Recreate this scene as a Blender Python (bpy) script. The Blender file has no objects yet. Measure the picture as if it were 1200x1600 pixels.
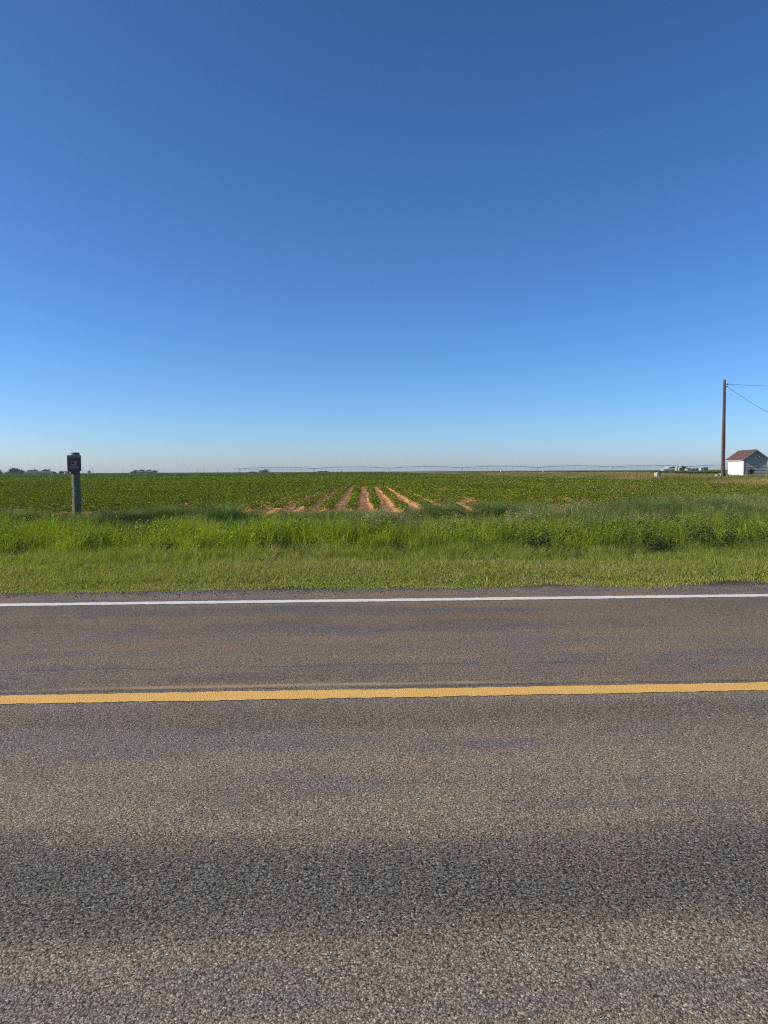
import bpy, bmesh, math, random
import numpy as np
from mathutils import Vector, Matrix

R = math.radians
S = bpy.context.scene
COL = S.collection
rng = np.random.default_rng(7)
random.seed(7)

# ------------------------------------------------------------------ camera
EYE = 1.6
YAW, PITCH, ROLL = R(2.4), R(3.15), R(0.3)
F = 1155.6                                   # focal length in photo pixels (1600 high)
cam_data = bpy.data.cameras.new('camera')
cam_data.sensor_fit = 'VERTICAL'
cam_data.sensor_height = 36
cam_data.sensor_width = 27
cam_data.lens = 26
cam_data.clip_start = 0.05
cam_data.clip_end = 30000
cam = bpy.data.objects.new('camera', cam_data)
COL.objects.link(cam)
fw = Vector((math.sin(YAW) * math.cos(PITCH), math.cos(YAW) * math.cos(PITCH), -math.sin(PITCH)))
r0 = Vector((math.cos(YAW), -math.sin(YAW), 0))
u0 = r0.cross(fw)
rt = r0 * math.cos(ROLL) - u0 * math.sin(ROLL)
up = u0 * math.cos(ROLL) + r0 * math.sin(ROLL)
M = Matrix((rt, up, -fw)).transposed().to_4x4()
M.translation = (0, 0, EYE)
cam.matrix_world = M
S.camera = cam

# ------------------------------------------------------------------ sky, sun, exposure
SUN_EL = R(27)
SUN_AZ = R(267)                              # clockwise from +Y (straight ahead); sun low on the left
W = bpy.data.worlds.new('World')
S.world = W
W.use_nodes = True
wn = W.node_tree
sky = wn.nodes.new('ShaderNodeTexSky')
sky.sky_type = 'NISHITA'
sky.sun_disc = False
sky.sun_elevation = SUN_EL
sky.sun_rotation = SUN_AZ
sky.altitude = 0
sky.air_density = 0.7
sky.dust_density = 0.5
sky.ozone_density = 6.0
bg = wn.nodes['Background']
bg.inputs['Strength'].default_value = 0.131
gm = wn.nodes.new('ShaderNodeGamma')          # a clear, deep blue summer sky
gm.inputs['Gamma'].default_value = 1.1
wn.links.new(sky.outputs[0], gm.inputs['Color'])
bw = wn.nodes.new('ShaderNodeRGBToBW')
wn.links.new(gm.outputs[0], bw.inputs[0])
st = wn.nodes.new('ShaderNodeMix')
st.data_type = 'RGBA'
st.clamp_factor = False
st.inputs[0].default_value = 1.28
wn.links.new(bw.outputs[0], st.inputs[6])
wn.links.new(gm.outputs[0], st.inputs[7])
wb = wn.nodes.new('ShaderNodeMix')             # white balance of the camera
wb.data_type = 'RGBA'
wb.blend_type = 'MULTIPLY'
wb.inputs[0].default_value = 1
wb.inputs[7].default_value = (1.19, .99, .925, 1)
wn.links.new(st.outputs[2], wb.inputs[6])
wn.links.new(wb.outputs[2], bg.inputs['Color'])

sd = bpy.data.lights.new('sun', 'SUN')
sd.energy = 5.0
sd.angle = R(0.5)
sd.color = (1.0, 0.88, 0.70)
sun = bpy.data.objects.new('sun', sd)
COL.objects.link(sun)
sdir = Vector((math.sin(SUN_AZ) * math.cos(SUN_EL), math.cos(SUN_AZ) * math.cos(SUN_EL), math.sin(SUN_EL)))
sun.rotation_euler = sdir.to_track_quat('Z', 'Y').to_euler()
sun.location = sdir * 60

S.view_settings.view_transform = 'Standard'
S.view_settings.look = 'None'
S.view_settings.exposure = 0.0
S.view_settings.gamma = 1.0
S.cycles.use_denoising = False
S.cycles.filter_width = 1.1
S.cycles.max_bounces = 6
S.cycles.transparent_max_bounces = 8

# ------------------------------------------------------------------ helpers
def place(px, depth):
    """ground point seen at photo column px at that forward depth"""
    c = (px - 600) / F * depth
    return (c * math.cos(YAW) + depth * math.sin(YAW), -c * math.sin(YAW) + depth * math.cos(YAW))

def height(px, py, depth):
    hor = 736.5 - (px - 600) * 0.00524
    return EYE + (hor - py) / F * depth

def node(nt, kind, **kw):
    n = nt.nodes.new(kind)
    for k, v in kw.items():
        if hasattr(n, k):
            setattr(n, k, v)
        else:
            n.inputs[k].default_value = v
    return n

def L(nt, a, b):
    nt.links.new(a, b)

def new_mat(name):
    m = bpy.data.materials.new(name)
    m.use_nodes = True
    nt = m.node_tree
    return m, nt, nt.nodes['Principled BSDF']

def math_(nt, op, a, b=None, c=None, clamp=False):
    n = nt.nodes.new('ShaderNodeMath')
    n.operation = op
    n.use_clamp = clamp
    for i, v in enumerate((a, b, c)):
        if v is None:
            continue
        if isinstance(v, (int, float)):
            n.inputs[i].default_value = v
        else:
            nt.links.new(v, n.inputs[i])
    return n.outputs[0]

def mixc(nt, fac, a, b, blend='MIX'):
    n = nt.nodes.new('ShaderNodeMix')
    n.data_type = 'RGBA'
    n.blend_type = blend
    for sock, v in ((n.inputs[0], fac), (n.inputs[6], a), (n.inputs[7], b)):
        if isinstance(v, (int, float)):
            sock.default_value = v
        elif isinstance(v, tuple):
            sock.default_value = (v[0], v[1], v[2], 1)
        else:
            nt.links.new(v, sock)
    return n.outputs[2]

def ramp(nt, fac, stops):
    n = nt.nodes.new('ShaderNodeValToRGB')
    e = n.color_ramp.elements
    while len(e) < len(stops):
        e.new(0.5)
    for el, (p, c) in zip(e, stops):
        el.position = p
        el.color = (c, c, c, 1) if isinstance(c, (int, float)) else (c[0], c[1], c[2], 1)
    nt.links.new(fac, n.inputs[0])
    return n.outputs[0]

def smooth(nt, v, lo, hi):
    n = nt.nodes.new('ShaderNodeMapRange')
    n.interpolation_type = 'SMOOTHSTEP'
    nt.links.new(v, n.inputs[0])
    n.inputs[1].default_value = lo
    n.inputs[2].default_value = hi
    return n.outputs[0]

def noise(nt, vec, scale, detail=4, rough=0.55):
    n = nt.nodes.new('ShaderNodeTexNoise')
    n.inputs['Scale'].default_value = scale
    n.inputs['Detail'].default_value = detail
    n.inputs['Roughness'].default_value = rough
    if vec is not None:
        nt.links.new(vec, n.inputs['Vector'])
    return n.outputs[0]

def scaled(nt, vec, sx, sy, sz):
    n = nt.nodes.new('ShaderNodeVectorMath')
    n.operation = 'MULTIPLY'
    nt.links.new(vec, n.inputs[0])
    n.inputs[1].default_value = (sx, sy, sz)
    return n.outputs[0]

def simple_mat(name, col, rough=0.7, var=0.25, scale=6, metallic=0.0, stretch=(1, 1, 1), bump=0.15):
    m, nt, p = new_mat(name)
    tc = nt.nodes.new('ShaderNodeTexCoord')
    v = scaled(nt, tc.outputs['Object'], *stretch)
    n = noise(nt, v, scale, 5, 0.6)
    dark = tuple(c * (1 - var) for c in col)
    lite = tuple(min(1, c * (1 + var)) for c in col)
    L(nt, mixc(nt, n, dark, lite), p.inputs['Base Color'])
    p.inputs['Roughness'].default_value = rough
    p.inputs['Metallic'].default_value = metallic
    if bump:
        b = node(nt, 'ShaderNodeBump', Strength=bump, Distance=0.02)
        L(nt, noise(nt, v, scale * 4, 3), b.inputs['Height'])
        L(nt, b.outputs[0], p.inputs['Normal'])
    return m

def mesh_np(name, verts, faces, mat, parent=None, cols=None, smooth_shade=False, uniform=3):
    """verts (N,3), faces (M,uniform) numpy -> one mesh object"""
    me = bpy.data.meshes.new(name)
    verts = np.asarray(verts, np.float32)
    faces = np.asarray(faces, np.int32)
    k = faces.shape[1]
    me.vertices.add(len(verts))
    me.vertices.foreach_set('co', verts.ravel())
    me.loops.add(faces.size)
    me.loops.foreach_set('vertex_index', faces.ravel())
    me.polygons.add(len(faces))
    me.polygons.foreach_set('loop_start', np.arange(0, faces.size, k, dtype=np.int32))
    if cols is not None:
        a = me.attributes.new('col', 'FLOAT_COLOR', 'POINT')
        c4 = np.ones((len(verts), 4), np.float32)
        c4[:, :3] = cols
        a.data.foreach_set('color', c4.ravel())
    me.update(calc_edges=True)
    if smooth_shade:
        me.polygons.foreach_set('use_smooth', np.ones(len(faces), bool))
    me.materials.append(mat)
    o = bpy.data.objects.new(name, me)
    COL.objects.link(o)
    if parent is not None:
        o.parent = parent
    return o

def bm_obj(name, bm, mat, parent=None, smooth_shade=False):
    bmesh.ops.recalc_face_normals(bm, faces=bm.faces)
    me = bpy.data.meshes.new(name)
    bm.to_mesh(me)
    bm.free()
    if smooth_shade:
        for p in me.polygons:
            p.use_smooth = True
    me.materials.append(mat)
    o = bpy.data.objects.new(name, me)
    COL.objects.link(o)
    if parent is not None:
        o.parent = parent
    return o

def box(bm, lo, hi, bevel=0.0):
    b = bmesh.new()
    vs = [b.verts.new((x, y, z)) for x in (lo[0], hi[0]) for y in (lo[1], hi[1]) for z in (lo[2], hi[2])]
    for f in ((0, 1, 3, 2), (4, 6, 7, 5), (0, 4, 5, 1), (2, 3, 7, 6), (0, 2, 6, 4), (1, 5, 7, 3)):
        b.faces.new([vs[i] for i in f])
    if bevel:
        bmesh.ops.bevel(b, geom=b.edges[:], offset=bevel, segments=2, profile=0.6, affect='EDGES')
    me = bpy.data.meshes.new('tmp')
    b.to_mesh(me)
    b.free()
    bm.from_mesh(me)
    bpy.data.meshes.remove(me)

def tube(bm, pts, rad, sides=8, cap=True):
    pts = [Vector(p) for p in pts]
    rads = rad if isinstance(rad, (list, tuple)) else [rad] * len(pts)
    rings = []
    for i, p in enumerate(pts):
        d = (pts[min(i + 1, len(pts) - 1)] - pts[max(i - 1, 0)]).normalized()
        a = Vector((0, 0, 1)) if abs(d.z) < 0.9 else Vector((1, 0, 0))
        u = d.cross(a).normalized()
        v = d.cross(u)
        rings.append([bm.verts.new(p + (u * math.cos(t) + v * math.sin(t)) * rads[i])
                      for t in (2 * math.pi * k / sides for k in range(sides))])
    for a, b in zip(rings, rings[1:]):
        for k in range(sides):
            bm.faces.new((a[k], a[(k + 1) % sides], b[(k + 1) % sides], b[k]))
    if cap:
        bm.faces.new(rings[0])
        bm.faces.new(rings[-1])

def prism(bm, outline, y0, y1):
    """outline in (x,z), extruded along y"""
    a = [bm.verts.new((x, y0, z)) for x, z in outline]
    b = [bm.verts.new((x, y1, z)) for x, z in outline]
    n = len(a)
    bm.faces.new(a)
    bm.faces.new(b[::-1])
    for i in range(n):
        bm.faces.new((a[i], a[(i + 1) % n], b[(i + 1) % n], b[i]))

def tag(o, label=None, cat=None, group=None, kind=None):
    if label: o['label'] = label
    if cat: o['category'] = cat
    if group: o['group'] = group
    if kind: o['kind'] = kind
    return o

def root(name, loc, label, cat, rz=0.0, group=None):
    o = bpy.data.objects.new(name, None)
    o.empty_display_size = 0.3
    COL.objects.link(o)
    o.location = loc
    o.rotation_euler = (0, 0, rz)
    return tag(o, label, cat, group)

def copy_tree(o, parent=None):
    c = o.copy()
    COL.objects.link(c)
    if parent is not None:
        c.parent = parent
    for ch in list(o.children):
        copy_tree(ch, c)
    return c

# value noise for numpy placement
_tab = rng.random((256, 256))
def vnoise(x, y, s=1.0, off=0):
    x = np.asarray(x) / s + 37.3 + off * 11.7
    y = np.asarray(y) / s + 91.1 + off * 5.3
    xi, yi = np.floor(x).astype(int), np.floor(y).astype(int)
    fx, fy = x - xi, y - yi
    fx, fy = fx * fx * (3 - 2 * fx), fy * fy * (3 - 2 * fy)
    g = lambda a, b: _tab[a & 255, b & 255]
    return (g(xi, yi) * (1 - fx) + g(xi + 1, yi) * fx) * (1 - fy) + (g(xi, yi + 1) * (1 - fx) + g(xi + 1, yi + 1) * fx) * fy

def fbm(x, y, s, off=0):
    return 0.55 * vnoise(x, y, s, off) + 0.3 * vnoise(x, y, s * .47, off + 1) + 0.15 * vnoise(x, y, s * .21, off + 2)

def sstep(a, b, x):
    t = np.clip((np.asarray(x, float) - a) / (b - a), 0, 1)
    return t * t * (3 - 2 * t)

# ------------------------------------------------------------------ terrain
PROF_Y = [-400, -6, -1.5, 0.2, 10.0, 11.2, 13, 17, 20, 25, 30, 40, 1e5]
PROF_Z = [-.3, -.4, -.12, -.03, -.035, -.06, -.14, -.45, -.45, -.18, -.03, 0, 0]
ROWROT = R(0.8)                               # crop rows point almost straight away from the road
def row_uv(x, y):
    """across, along the crop rows"""
    c, s = math.cos(ROWROT), math.sin(ROWROT)
    return x * c - y * s, x * s + y * c
def terrain(x, y):
    x = np.asarray(x, float); y = np.asarray(y, float)
    z = np.interp(y, PROF_Y, PROF_Z)
    z = z + (fbm(x, y, 3.0) - .5) * 0.10 * sstep(10.3, 13, y) * (1 - sstep(150, 300, y))
    v, u = row_uv(x, y)
    z = z + 0.42 * sstep(33, 40, v) * sstep(58, 75, y) * (1 - sstep(250, 600, y)) * (1 - sstep(90, 140, v))
    return z
def tz(x, y):
    return float(terrain(x, y))

def axis(segs):
    out = []
    for a, b, st in segs:
        out += list(np.arange(a, b, st))
    out.append(segs[-1][1])
    return np.array(out)

# ------------------------------------------------------------------ ground materials
def ground_material():
    m, nt, p = new_mat('earth_and_fields')
    g = nt.nodes.new('ShaderNodeNewGeometry')
    pos = g.outputs['Position']
    sep = nt.nodes.new('ShaderNodeSeparateXYZ')
    L(nt, pos, sep.inputs[0])
    n1 = noise(nt, pos, 0.8, 6)
    n2 = noise(nt, pos, 14, 5, 0.7)
    verge = mixc(nt, smooth(nt, n1, .35, .65), (.045, .06, .02), (.10, .085, .045))
    verge = mixc(nt, smooth(nt, n2, .45, .75), verge, (.13, .105, .07))
    grit = mixc(nt, n2, (.06, .05, .042), (.17, .145, .115))
    edge = math_(nt, 'ADD', sep.outputs[1], math_(nt, 'MULTIPLY', n1, -1.2))
    c = mixc(nt, smooth(nt, edge, 9.6, 10.2), grit, verge)
    soil = mixc(nt, n2, (.46, .20, .070), (.74, .39, .165))
    soil = mixc(nt, smooth(nt, n1, .5, .7), soil, (.78, .48, .23))
    c = mixc(nt, smooth(nt, sep.outputs[1], 25, 27), c, soil)
    canopy = mixc(nt, noise(nt, scaled(nt, pos, 1, .25, 1), .35, 8, .7), (.055, .085, .012), (.15, .18, .035))
    canopy = mixc(nt, smooth(nt, noise(nt, scaled(nt, pos, .004, .02, 1), 1, 4), .4, .7), canopy, (.12, .14, .04))
    c = mixc(nt, smooth(nt, sep.outputs[1], 150, 230), c, canopy)
    # dry grass strip beyond the field's right edge
    vx = math_(nt, 'ADD', sep.outputs[0], math_(nt, 'MULTIPLY', sep.outputs[1], -math.sin(ROWROT)))
    strip = math_(nt, 'MULTIPLY', smooth(nt, vx, 33, 35), math_(nt, 'SUBTRACT', 1.0, smooth(nt, vx, 96, 108)))
    strip = math_(nt, 'MULTIPLY', strip, smooth(nt, sep.outputs[1], 56, 62))
    dry = mixc(nt, n1, (.26, .20, .09), (.12, .13, .035))
    c = mixc(nt, strip, c, dry)
    L(nt, c, p.inputs['Base Color'])
    p.inputs['Roughness'].default_value = 0.95
    p.inputs['Specular IOR Level'].default_value = 0.15
    b = node(nt, 'ShaderNodeBump', Strength=0.7, Distance=0.04)
    L(nt, noise(nt, pos, 22, 6, .7), b.inputs['Height'])
    L(nt, b.outputs[0], p.inputs['Normal'])
    return m

def asphalt_material():
    m, nt, p = new_mat('chip_seal_asphalt')
    g = nt.nodes.new('ShaderNodeNewGeometry')
    pos = g.outputs['Position']
    sep = nt.nodes.new('ShaderNodeSeparateXYZ')
    L(nt, pos, sep.inputs[0])
    wob = math_(nt, 'MULTIPLY', math_(nt, 'SUBTRACT', noise(nt, scaled(nt, pos, .4, 1.0, 1), 1, 6, .65), .5), .85)
    yy = math_(nt, 'ADD', sep.outputs[1], wob)
    # stone chips, two sizes
    def chips(scale):
        d = nt.nodes.new('ShaderNodeTexNoise')
        d.inputs['Scale'].default_value = scale * .9
        L(nt, pos, d.inputs['Vector'])
        o = nt.nodes.new('ShaderNodeVectorMath'); o.operation = 'MULTIPLY_ADD'
        L(nt, d.outputs['Color'], o.inputs[0]); o.inputs[1].default_value = (.5 / scale,) * 3
        L(nt, pos, o.inputs[2])
        v = nt.nodes.new('ShaderNodeTexVoronoi')
        v.inputs['Scale'].default_value = scale
        v.inputs['Randomness'].default_value = 1.0
        L(nt, o.outputs[0], v.inputs['Vector'])
        return v
    v1, v2 = chips(112), chips(240)
    s1 = nt.nodes.new('ShaderNodeSeparateColor'); L(nt, v1.outputs['Color'], s1.inputs[0])
    s2 = nt.nodes.new('ShaderNodeSeparateColor'); L(nt, v2.outputs['Color'], s2.inputs[0])
    chip = ramp(nt, s1.outputs[0], [(0, (.095, .086, .070)), (.3, (.195, .177, .147)), (.6, (.31, .278, .222)), (.86, (.43, .385, .31)), (1, (.66, .60, .49))])
    chip = mixc(nt, math_(nt, 'MULTIPLY', smooth(nt, s1.outputs[1], .7, .95), .55), chip, (.23, .15, .125))
    chip = mixc(nt, math_(nt, 'MULTIPLY', smooth(nt, s1.outputs[2], .8, .95), .5), chip, (.15, .17, .13))
    fine = ramp(nt, s2.outputs[0], [(0, (.08, .072, .06)), (.5, (.225, .203, .167)), (1, (.48, .43, .345))])
    c = mixc(nt, smooth(nt, s2.outputs[1], .45, .6), chip, fine)
    # tar showing between the chips
    gap = smooth(nt, v1.outputs['Distance'], .42, .70)
    pit = smooth(nt, noise(nt, pos, 72, 2, .5), .57, .63)
    # wheel tracks: chips pressed into the binder
    def band(y0, y1, s):
        return math_(nt, 'MULTIPLY', smooth(nt, yy, y0 - s, y0 + s), math_(nt, 'SUBTRACT', 1.0, smooth(nt, yy, y1 - s, y1 + s)))
    track = math_(nt, 'ADD', band(2.5, 3.12, .22), math_(nt, 'MULTIPLY', band(4.55, 5.0, .16), .55), clamp=True)
    far = math_(nt, 'ADD', math_(nt, 'MULTIPLY', band(5.4, 5.75, .12), .3), math_(nt, 'MULTIPLY_ADD', band(7.4, 9.0, .35), .28, math_(nt, 'MULTIPLY', smooth(nt, sep.outputs[1], 5.3, 5.9), .32)))
    pit2 = math_(nt, 'MULTIPLY', smooth(nt, noise(nt, pos, 58, 2, .5), .53, .58), math_(nt, 'MULTIPLY', track, .4))
    tar = math_(nt, 'ADD', math_(nt, 'MULTIPLY_ADD', gap, .5, pit2), math_(nt, 'MULTIPLY', pit, math_(nt, 'MULTIPLY_ADD', track, .45, .45)), clamp=True)
    c = mixc(nt, tar, c, (.036, .033, .029))
    # broad wear, oil and dust bands that run along the road
    lane = noise(nt, scaled(nt, pos, .12, 1.5, 1), 1.3, 5, .6)
    blotch = noise(nt, scaled(nt, pos, .6, 1.4, 1), 1.6, 6, .65)
    dust = smooth(nt, math_(nt, 'ADD', lane, math_(nt, 'MULTIPLY', blotch, .75)), .72, 1.0)
    dust = math_(nt, 'MULTIPLY', dust, math_(nt, 'SUBTRACT', 1.0, track))
    c = mixc(nt, math_(nt, 'MULTIPLY', dust, .9), c, (1.38, 1.23, 1.02), 'MULTIPLY')
    c = mixc(nt, math_(nt, 'MULTIPLY', track, .9), c, (.78, .78, .74), 'MULTIPLY')
    c = mixc(nt, far, c, (.62, .61, .59), 'MULTIPLY')
    pink = smooth(nt, noise(nt, scaled(nt, pos, .35, 1.1, 1), .9, 4), .52, .72)
    c = mixc(nt, math_(nt, 'MULTIPLY', pink, .8), c, (1.14, .98, .93), 'MULTIPLY')
    # seam cracks beside the centre line
    crk = math_(nt, 'ABSOLUTE', math_(nt, 'SUBTRACT', math_(nt, 'ADD', sep.outputs[1], math_(nt, 'MULTIPLY', math_(nt, 'SUBTRACT', noise(nt, pos, 2.2, 5), .5), .16)), 6.05))
    seam = math_(nt, 'MULTIPLY', math_(nt, 'SUBTRACT', 1.0, smooth(nt, crk, .006, .03)), smooth(nt, noise(nt, pos, 1.1, 3), .36, .6))
    crk2 = math_(nt, 'ABSOLUTE', math_(nt, 'SUBTRACT', math_(nt, 'ADD', sep.outputs[1], math_(nt, 'MULTIPLY', math_(nt, 'SUBTRACT', noise(nt, pos, 3.0, 5), .5), .06)), 5.415))
    seam2 = math_(nt, 'MULTIPLY', math_(nt, 'SUBTRACT', 1.0, smooth(nt, crk2, .01, .05)), smooth(nt, noise(nt, pos, 1.6, 3), .3, .5))
    c = mixc(nt, math_(nt, 'MULTIPLY', math_(nt, 'MULTIPLY', math_(nt, 'MAXIMUM', math_(nt, 'MULTIPLY', seam, .6), math_(nt, 'MULTIPLY', seam2, .6)), smooth(nt, noise(nt, pos, 45, 3), .36, .5)), .8), c, (.035, .034, .034))
    # traces of an older yellow line
    old = math_(nt, 'ABSOLUTE', math_(nt, 'SUBTRACT', sep.outputs[1], 5.50))
    old = math_(nt, 'SUBTRACT', 1.0, smooth(nt, old, .018, .04))
    old = math_(nt, 'MULTIPLY', old, smooth(nt, noise(nt, scaled(nt, pos, .5, 3, 1), 3, 6, .7), .36, .52))
    xs = math_(nt, 'MULTIPLY', smooth(nt, sep.outputs[0], -2.4, -1.6), math_(nt, 'SUBTRACT', 1.0, smooth(nt, sep.outputs[0], .8, 1.6)))
    c = mixc(nt, math_(nt, 'MULTIPLY', math_(nt, 'MULTIPLY', old, xs), .75), c, (.46, .34, .18))
    L(nt, c, p.inputs['Base Color'])
    L(nt, math_(nt, 'MULTIPLY_ADD', tar, -.1, .95), p.inputs['Roughness'])
    p.inputs['Specular IOR Level'].default_value = 0.16
    h = math_(nt, 'SUBTRACT', math_(nt, 'MULTIPLY', math_(nt, 'SUBTRACT', 1.0, v1.outputs['Distance']), math_(nt, 'MULTIPLY_ADD', s1.outputs[1], .8, .4)), math_(nt, 'MULTIPLY', pit, .7))
    h = math_(nt, 'ADD', h, math_(nt, 'MULTIPLY', math_(nt, 'SUBTRACT', 1.0, v2.outputs['Distance']), .3))
    b = node(nt, 'ShaderNodeBump', Strength=0.6, Distance=0.004)
    L(nt, h, b.inputs['Height'])
    L(nt, b.outputs[0], p.inputs['Normal'])
    return m

def paint_material(name, col, under=(.10, .095, .09)):
    m, nt, p = new_mat(name)
    g = nt.nodes.new('ShaderNodeNewGeometry')
    pos = g.outputs['Position']
    v = nt.nodes.new('ShaderNodeTexVoronoi'); v.inputs['Scale'].default_value = 85
    L(nt, pos, v.inputs['Vector'])
    n = noise(nt, pos, 3.0, 6, .7)
    c = mixc(nt, n, tuple(x * .80 for x in col), tuple(min(1, x * 1.12) for x in col))
    wear = math_(nt, 'MULTIPLY', smooth(nt, noise(nt, pos, 55, 4, .7), .58, .68), .5)
    wear = math_(nt, 'MULTIPLY', wear, smooth(nt, noise(nt, pos, 2.1, 4, .6), .35, .6))
    c = mixc(nt, wear, c, under)
    pits = math_(nt, 'MULTIPLY', smooth(nt, v.outputs['Distance'], .5, .75), .22)
    c = mixc(nt, pits, c, tuple(x * .45 for x in col))
    L(nt, c, p.inputs['Base Color'])
    p.inputs['Roughness'].default_value = .75
    b = node(nt, 'ShaderNodeBump', Strength=0.5, Distance=0.006)
    L(nt, math_(nt, 'SUBTRACT', 1.0, v.outputs['Distance']), b.inputs['Height'])
    L(nt, b.outputs[0], p.inputs['Normal'])
    return m

def plant_material(name, trans=0.35, rough=0.7, spread=0.45):
    """colour comes from each plant's own 'col'; every leaf varies a little"""
    m, nt, p = new_mat(name)
    a = node(nt, 'ShaderNodeAttribute', attribute_name='col')
    g = nt.nodes.new('ShaderNodeNewGeometry')
    k = math_(nt, 'MULTIPLY_ADD', g.outputs['Random Per Island'], spread * 2, 1 - spread)
    sc = nt.nodes.new('ShaderNodeVectorMath'); sc.operation = 'SCALE'
    L(nt, a.outputs['Color'], sc.inputs[0]); L(nt, k, sc.inputs['Scale'])
    L(nt, sc.outputs[0], p.inputs['Base Color'])
    p.inputs['Roughness'].default_value = rough
    p.inputs['Specular IOR Level'].default_value = 0.12
    t = nt.nodes.new('ShaderNodeBsdfTranslucent')
    tint = mixc(nt, 1.0, sc.outputs[0], (1.15, 1.1, .5), 'MULTIPLY')
    L(nt, tint, t.inputs['Color'])
    mx = nt.nodes.new('ShaderNodeMixShader')
    mx.inputs[0].default_value = trans
    L(nt, p.outputs[0], mx.inputs[1]); L(nt, t.outputs[0], mx.inputs[2])
    L(nt, mx.outputs[0], nt.nodes['Material Output'].inputs['Surface'])
    return m

M_GROUND = ground_material()
M_ASPHALT = asphalt_material()
M_WHITE = paint_material('white_road_paint', (.90, .86, .75))
M_YELLOW = paint_material('yellow_road_paint', (.95, .54, .125))
M_PLANT = plant_material('living_plants')
M_CROP = plant_material('crop_leaves', .25, .7, .42)

# ------------------------------------------------------------------ ground and road
def build_ground():
    xs = axis([(-9000, -1500, 1500), (-1500, -300, 150), (-300, -60, 15), (-60, 60, .8), (60, 300, 15), (300, 1500, 150), (1500, 9000, 1500)])
    ys = axis([(-400, -6, 30), (-6, 30, .5), (30, 130, 2), (130, 600, 15), (600, 3000, 200), (3000, 12000, 1500)])
    X, Y = np.meshgrid(xs, ys)
    Z = terrain(X, Y)
    nx, ny = len(xs), len(ys)
    i = np.arange(nx * ny).reshape(ny, nx)
    f = np.stack([i[:-1, :-1], i[:-1, 1:], i[1:, 1:], i[1:, :-1]], -1).reshape(-1, 4)
    o = mesh_np('ground', np.stack([X, Y, Z], -1).reshape(-1, 3), f, M_GROUND, smooth_shade=True)
    tag(o, kind='structure')
build_ground()

def strip_mesh(name, x0, x1, step, ylo, yhi, z, mat, jit=0.0, wave=0.0, off=0, thick=0.0):
    xs = np.arange(x0, x1 + step, step)
    j = lambda k: (rng.random(len(xs)) - .5) * jit + (fbm(xs, xs * 0 + k, .8, off) - .5) * wave
    a = np.stack([xs, ylo + j(1), xs * 0 + z], -1)
    b = np.stack([xs, yhi + j(9), xs * 0 + z], -1)
    v = np.concatenate([a, b])
    n = len(xs); i = np.arange(n - 1)
    f = np.stack([i, i + 1, n + i + 1, n + i], -1)
    if thick:
        v = np.concatenate([v, v - [0, 0, thick]])
        f = np.concatenate([f, np.stack([2 * n + i, 2 * n + i + 1, i + 1, i], -1), np.stack([n + i, n + i + 1, 3 * n + i + 1, 3 * n + i], -1)])
    o = mesh_np(name, v, f, mat)
    tag(o, kind='structure')
    return o

def build_road():
    xs = np.arange(-260, 260.1, .08)
    ys = np.array([.9, 1.5, 3, 5, 7, 9, 9.7])
    X, Y = np.meshgrid(xs, np.concatenate([[.35], ys, [10.0]]))
    Y[0] += (fbm(xs, xs * 0, .8, 3) - .5) * .2
    Y[-1] += (fbm(xs, xs * 0 + 9, .8, 3) - .5) * .22 + (rng.random(len(xs)) - .5) * .03
    Z = X * 0
    X = np.concatenate([X[:1], X, X[-1:]]); Y = np.concatenate([Y[:1], Y, Y[-1:]]); Z = np.concatenate([Z[:1] - .12, Z, Z[-1:] - .12])
    ny, nx = X.shape
    i = np.arange(nx * ny).reshape(ny, nx)
    f = np.stack([i[:-1, :-1], i[:-1, 1:], i[1:, 1:], i[1:, :-1]], -1).reshape(-1, 4)
    tag(mesh_np('road', np.stack([X, Y, Z], -1).reshape(-1, 3), f, M_ASPHALT), kind='structure')
build_road()
strip_mesh('edge_line', -260, 260, .05, 9.015, 9.195, .004, M_WHITE, .022, .03, 5)
strip_mesh('centre_line', -260, 260, .04, 5.15, 5.345, .004, M_YELLOW, .020, .03, 7)
strip_mesh('near_edge_line', -260, 260, .05, 1.30, 1.46, .004, M_WHITE, .012, .02, 8)

def soil_rows():
    """ploughed red soil with its furrows under the nearer crop rows"""
    vs = np.arange(-80, 34, .128)
    us = np.concatenate([np.arange(26.0, 70, .35), np.arange(70, 180, 1.0)])
    V, U = np.meshgrid(vs, us)
    c, s = math.cos(ROWROT), math.sin(ROWROT)
    X = V * c + U * s
    Y = -V * s + U * c
    ridge = -np.cos((V - ROW0) / ROWW * 2 * np.pi) * -1
    Z = terrain(X, Y) + .03 + .055 * ridge + (fbm(V, U, .5, 3) - .5) * .09 * (1 - sstep(60, 90, U))
    Z = Z - .25 * (1 - sstep(26.0, 28, U)) - .3 * sstep(32.6, 33.8, V) - .3 * (1 - sstep(-80, -78, V)) - .35 * sstep(160, 178, U)
    nx, ny = len(vs), len(us)
    i = np.arange(nx * ny).reshape(ny, nx)
    f = np.stack([i[:-1, :-1], i[:-1, 1:], i[1:, 1:], i[1:, :-1]], -1).reshape(-1, 4)
    o = mesh_np('field_soil', np.stack([X, Y, Z], -1).reshape(-1, 3), f, M_GROUND, smooth_shade=True)
    tag(o, kind='structure')
ROWW = 1.02
ROW0 = 0.55                                   # a row of plants stands here, furrows half a row to each side
soil_rows()

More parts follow.
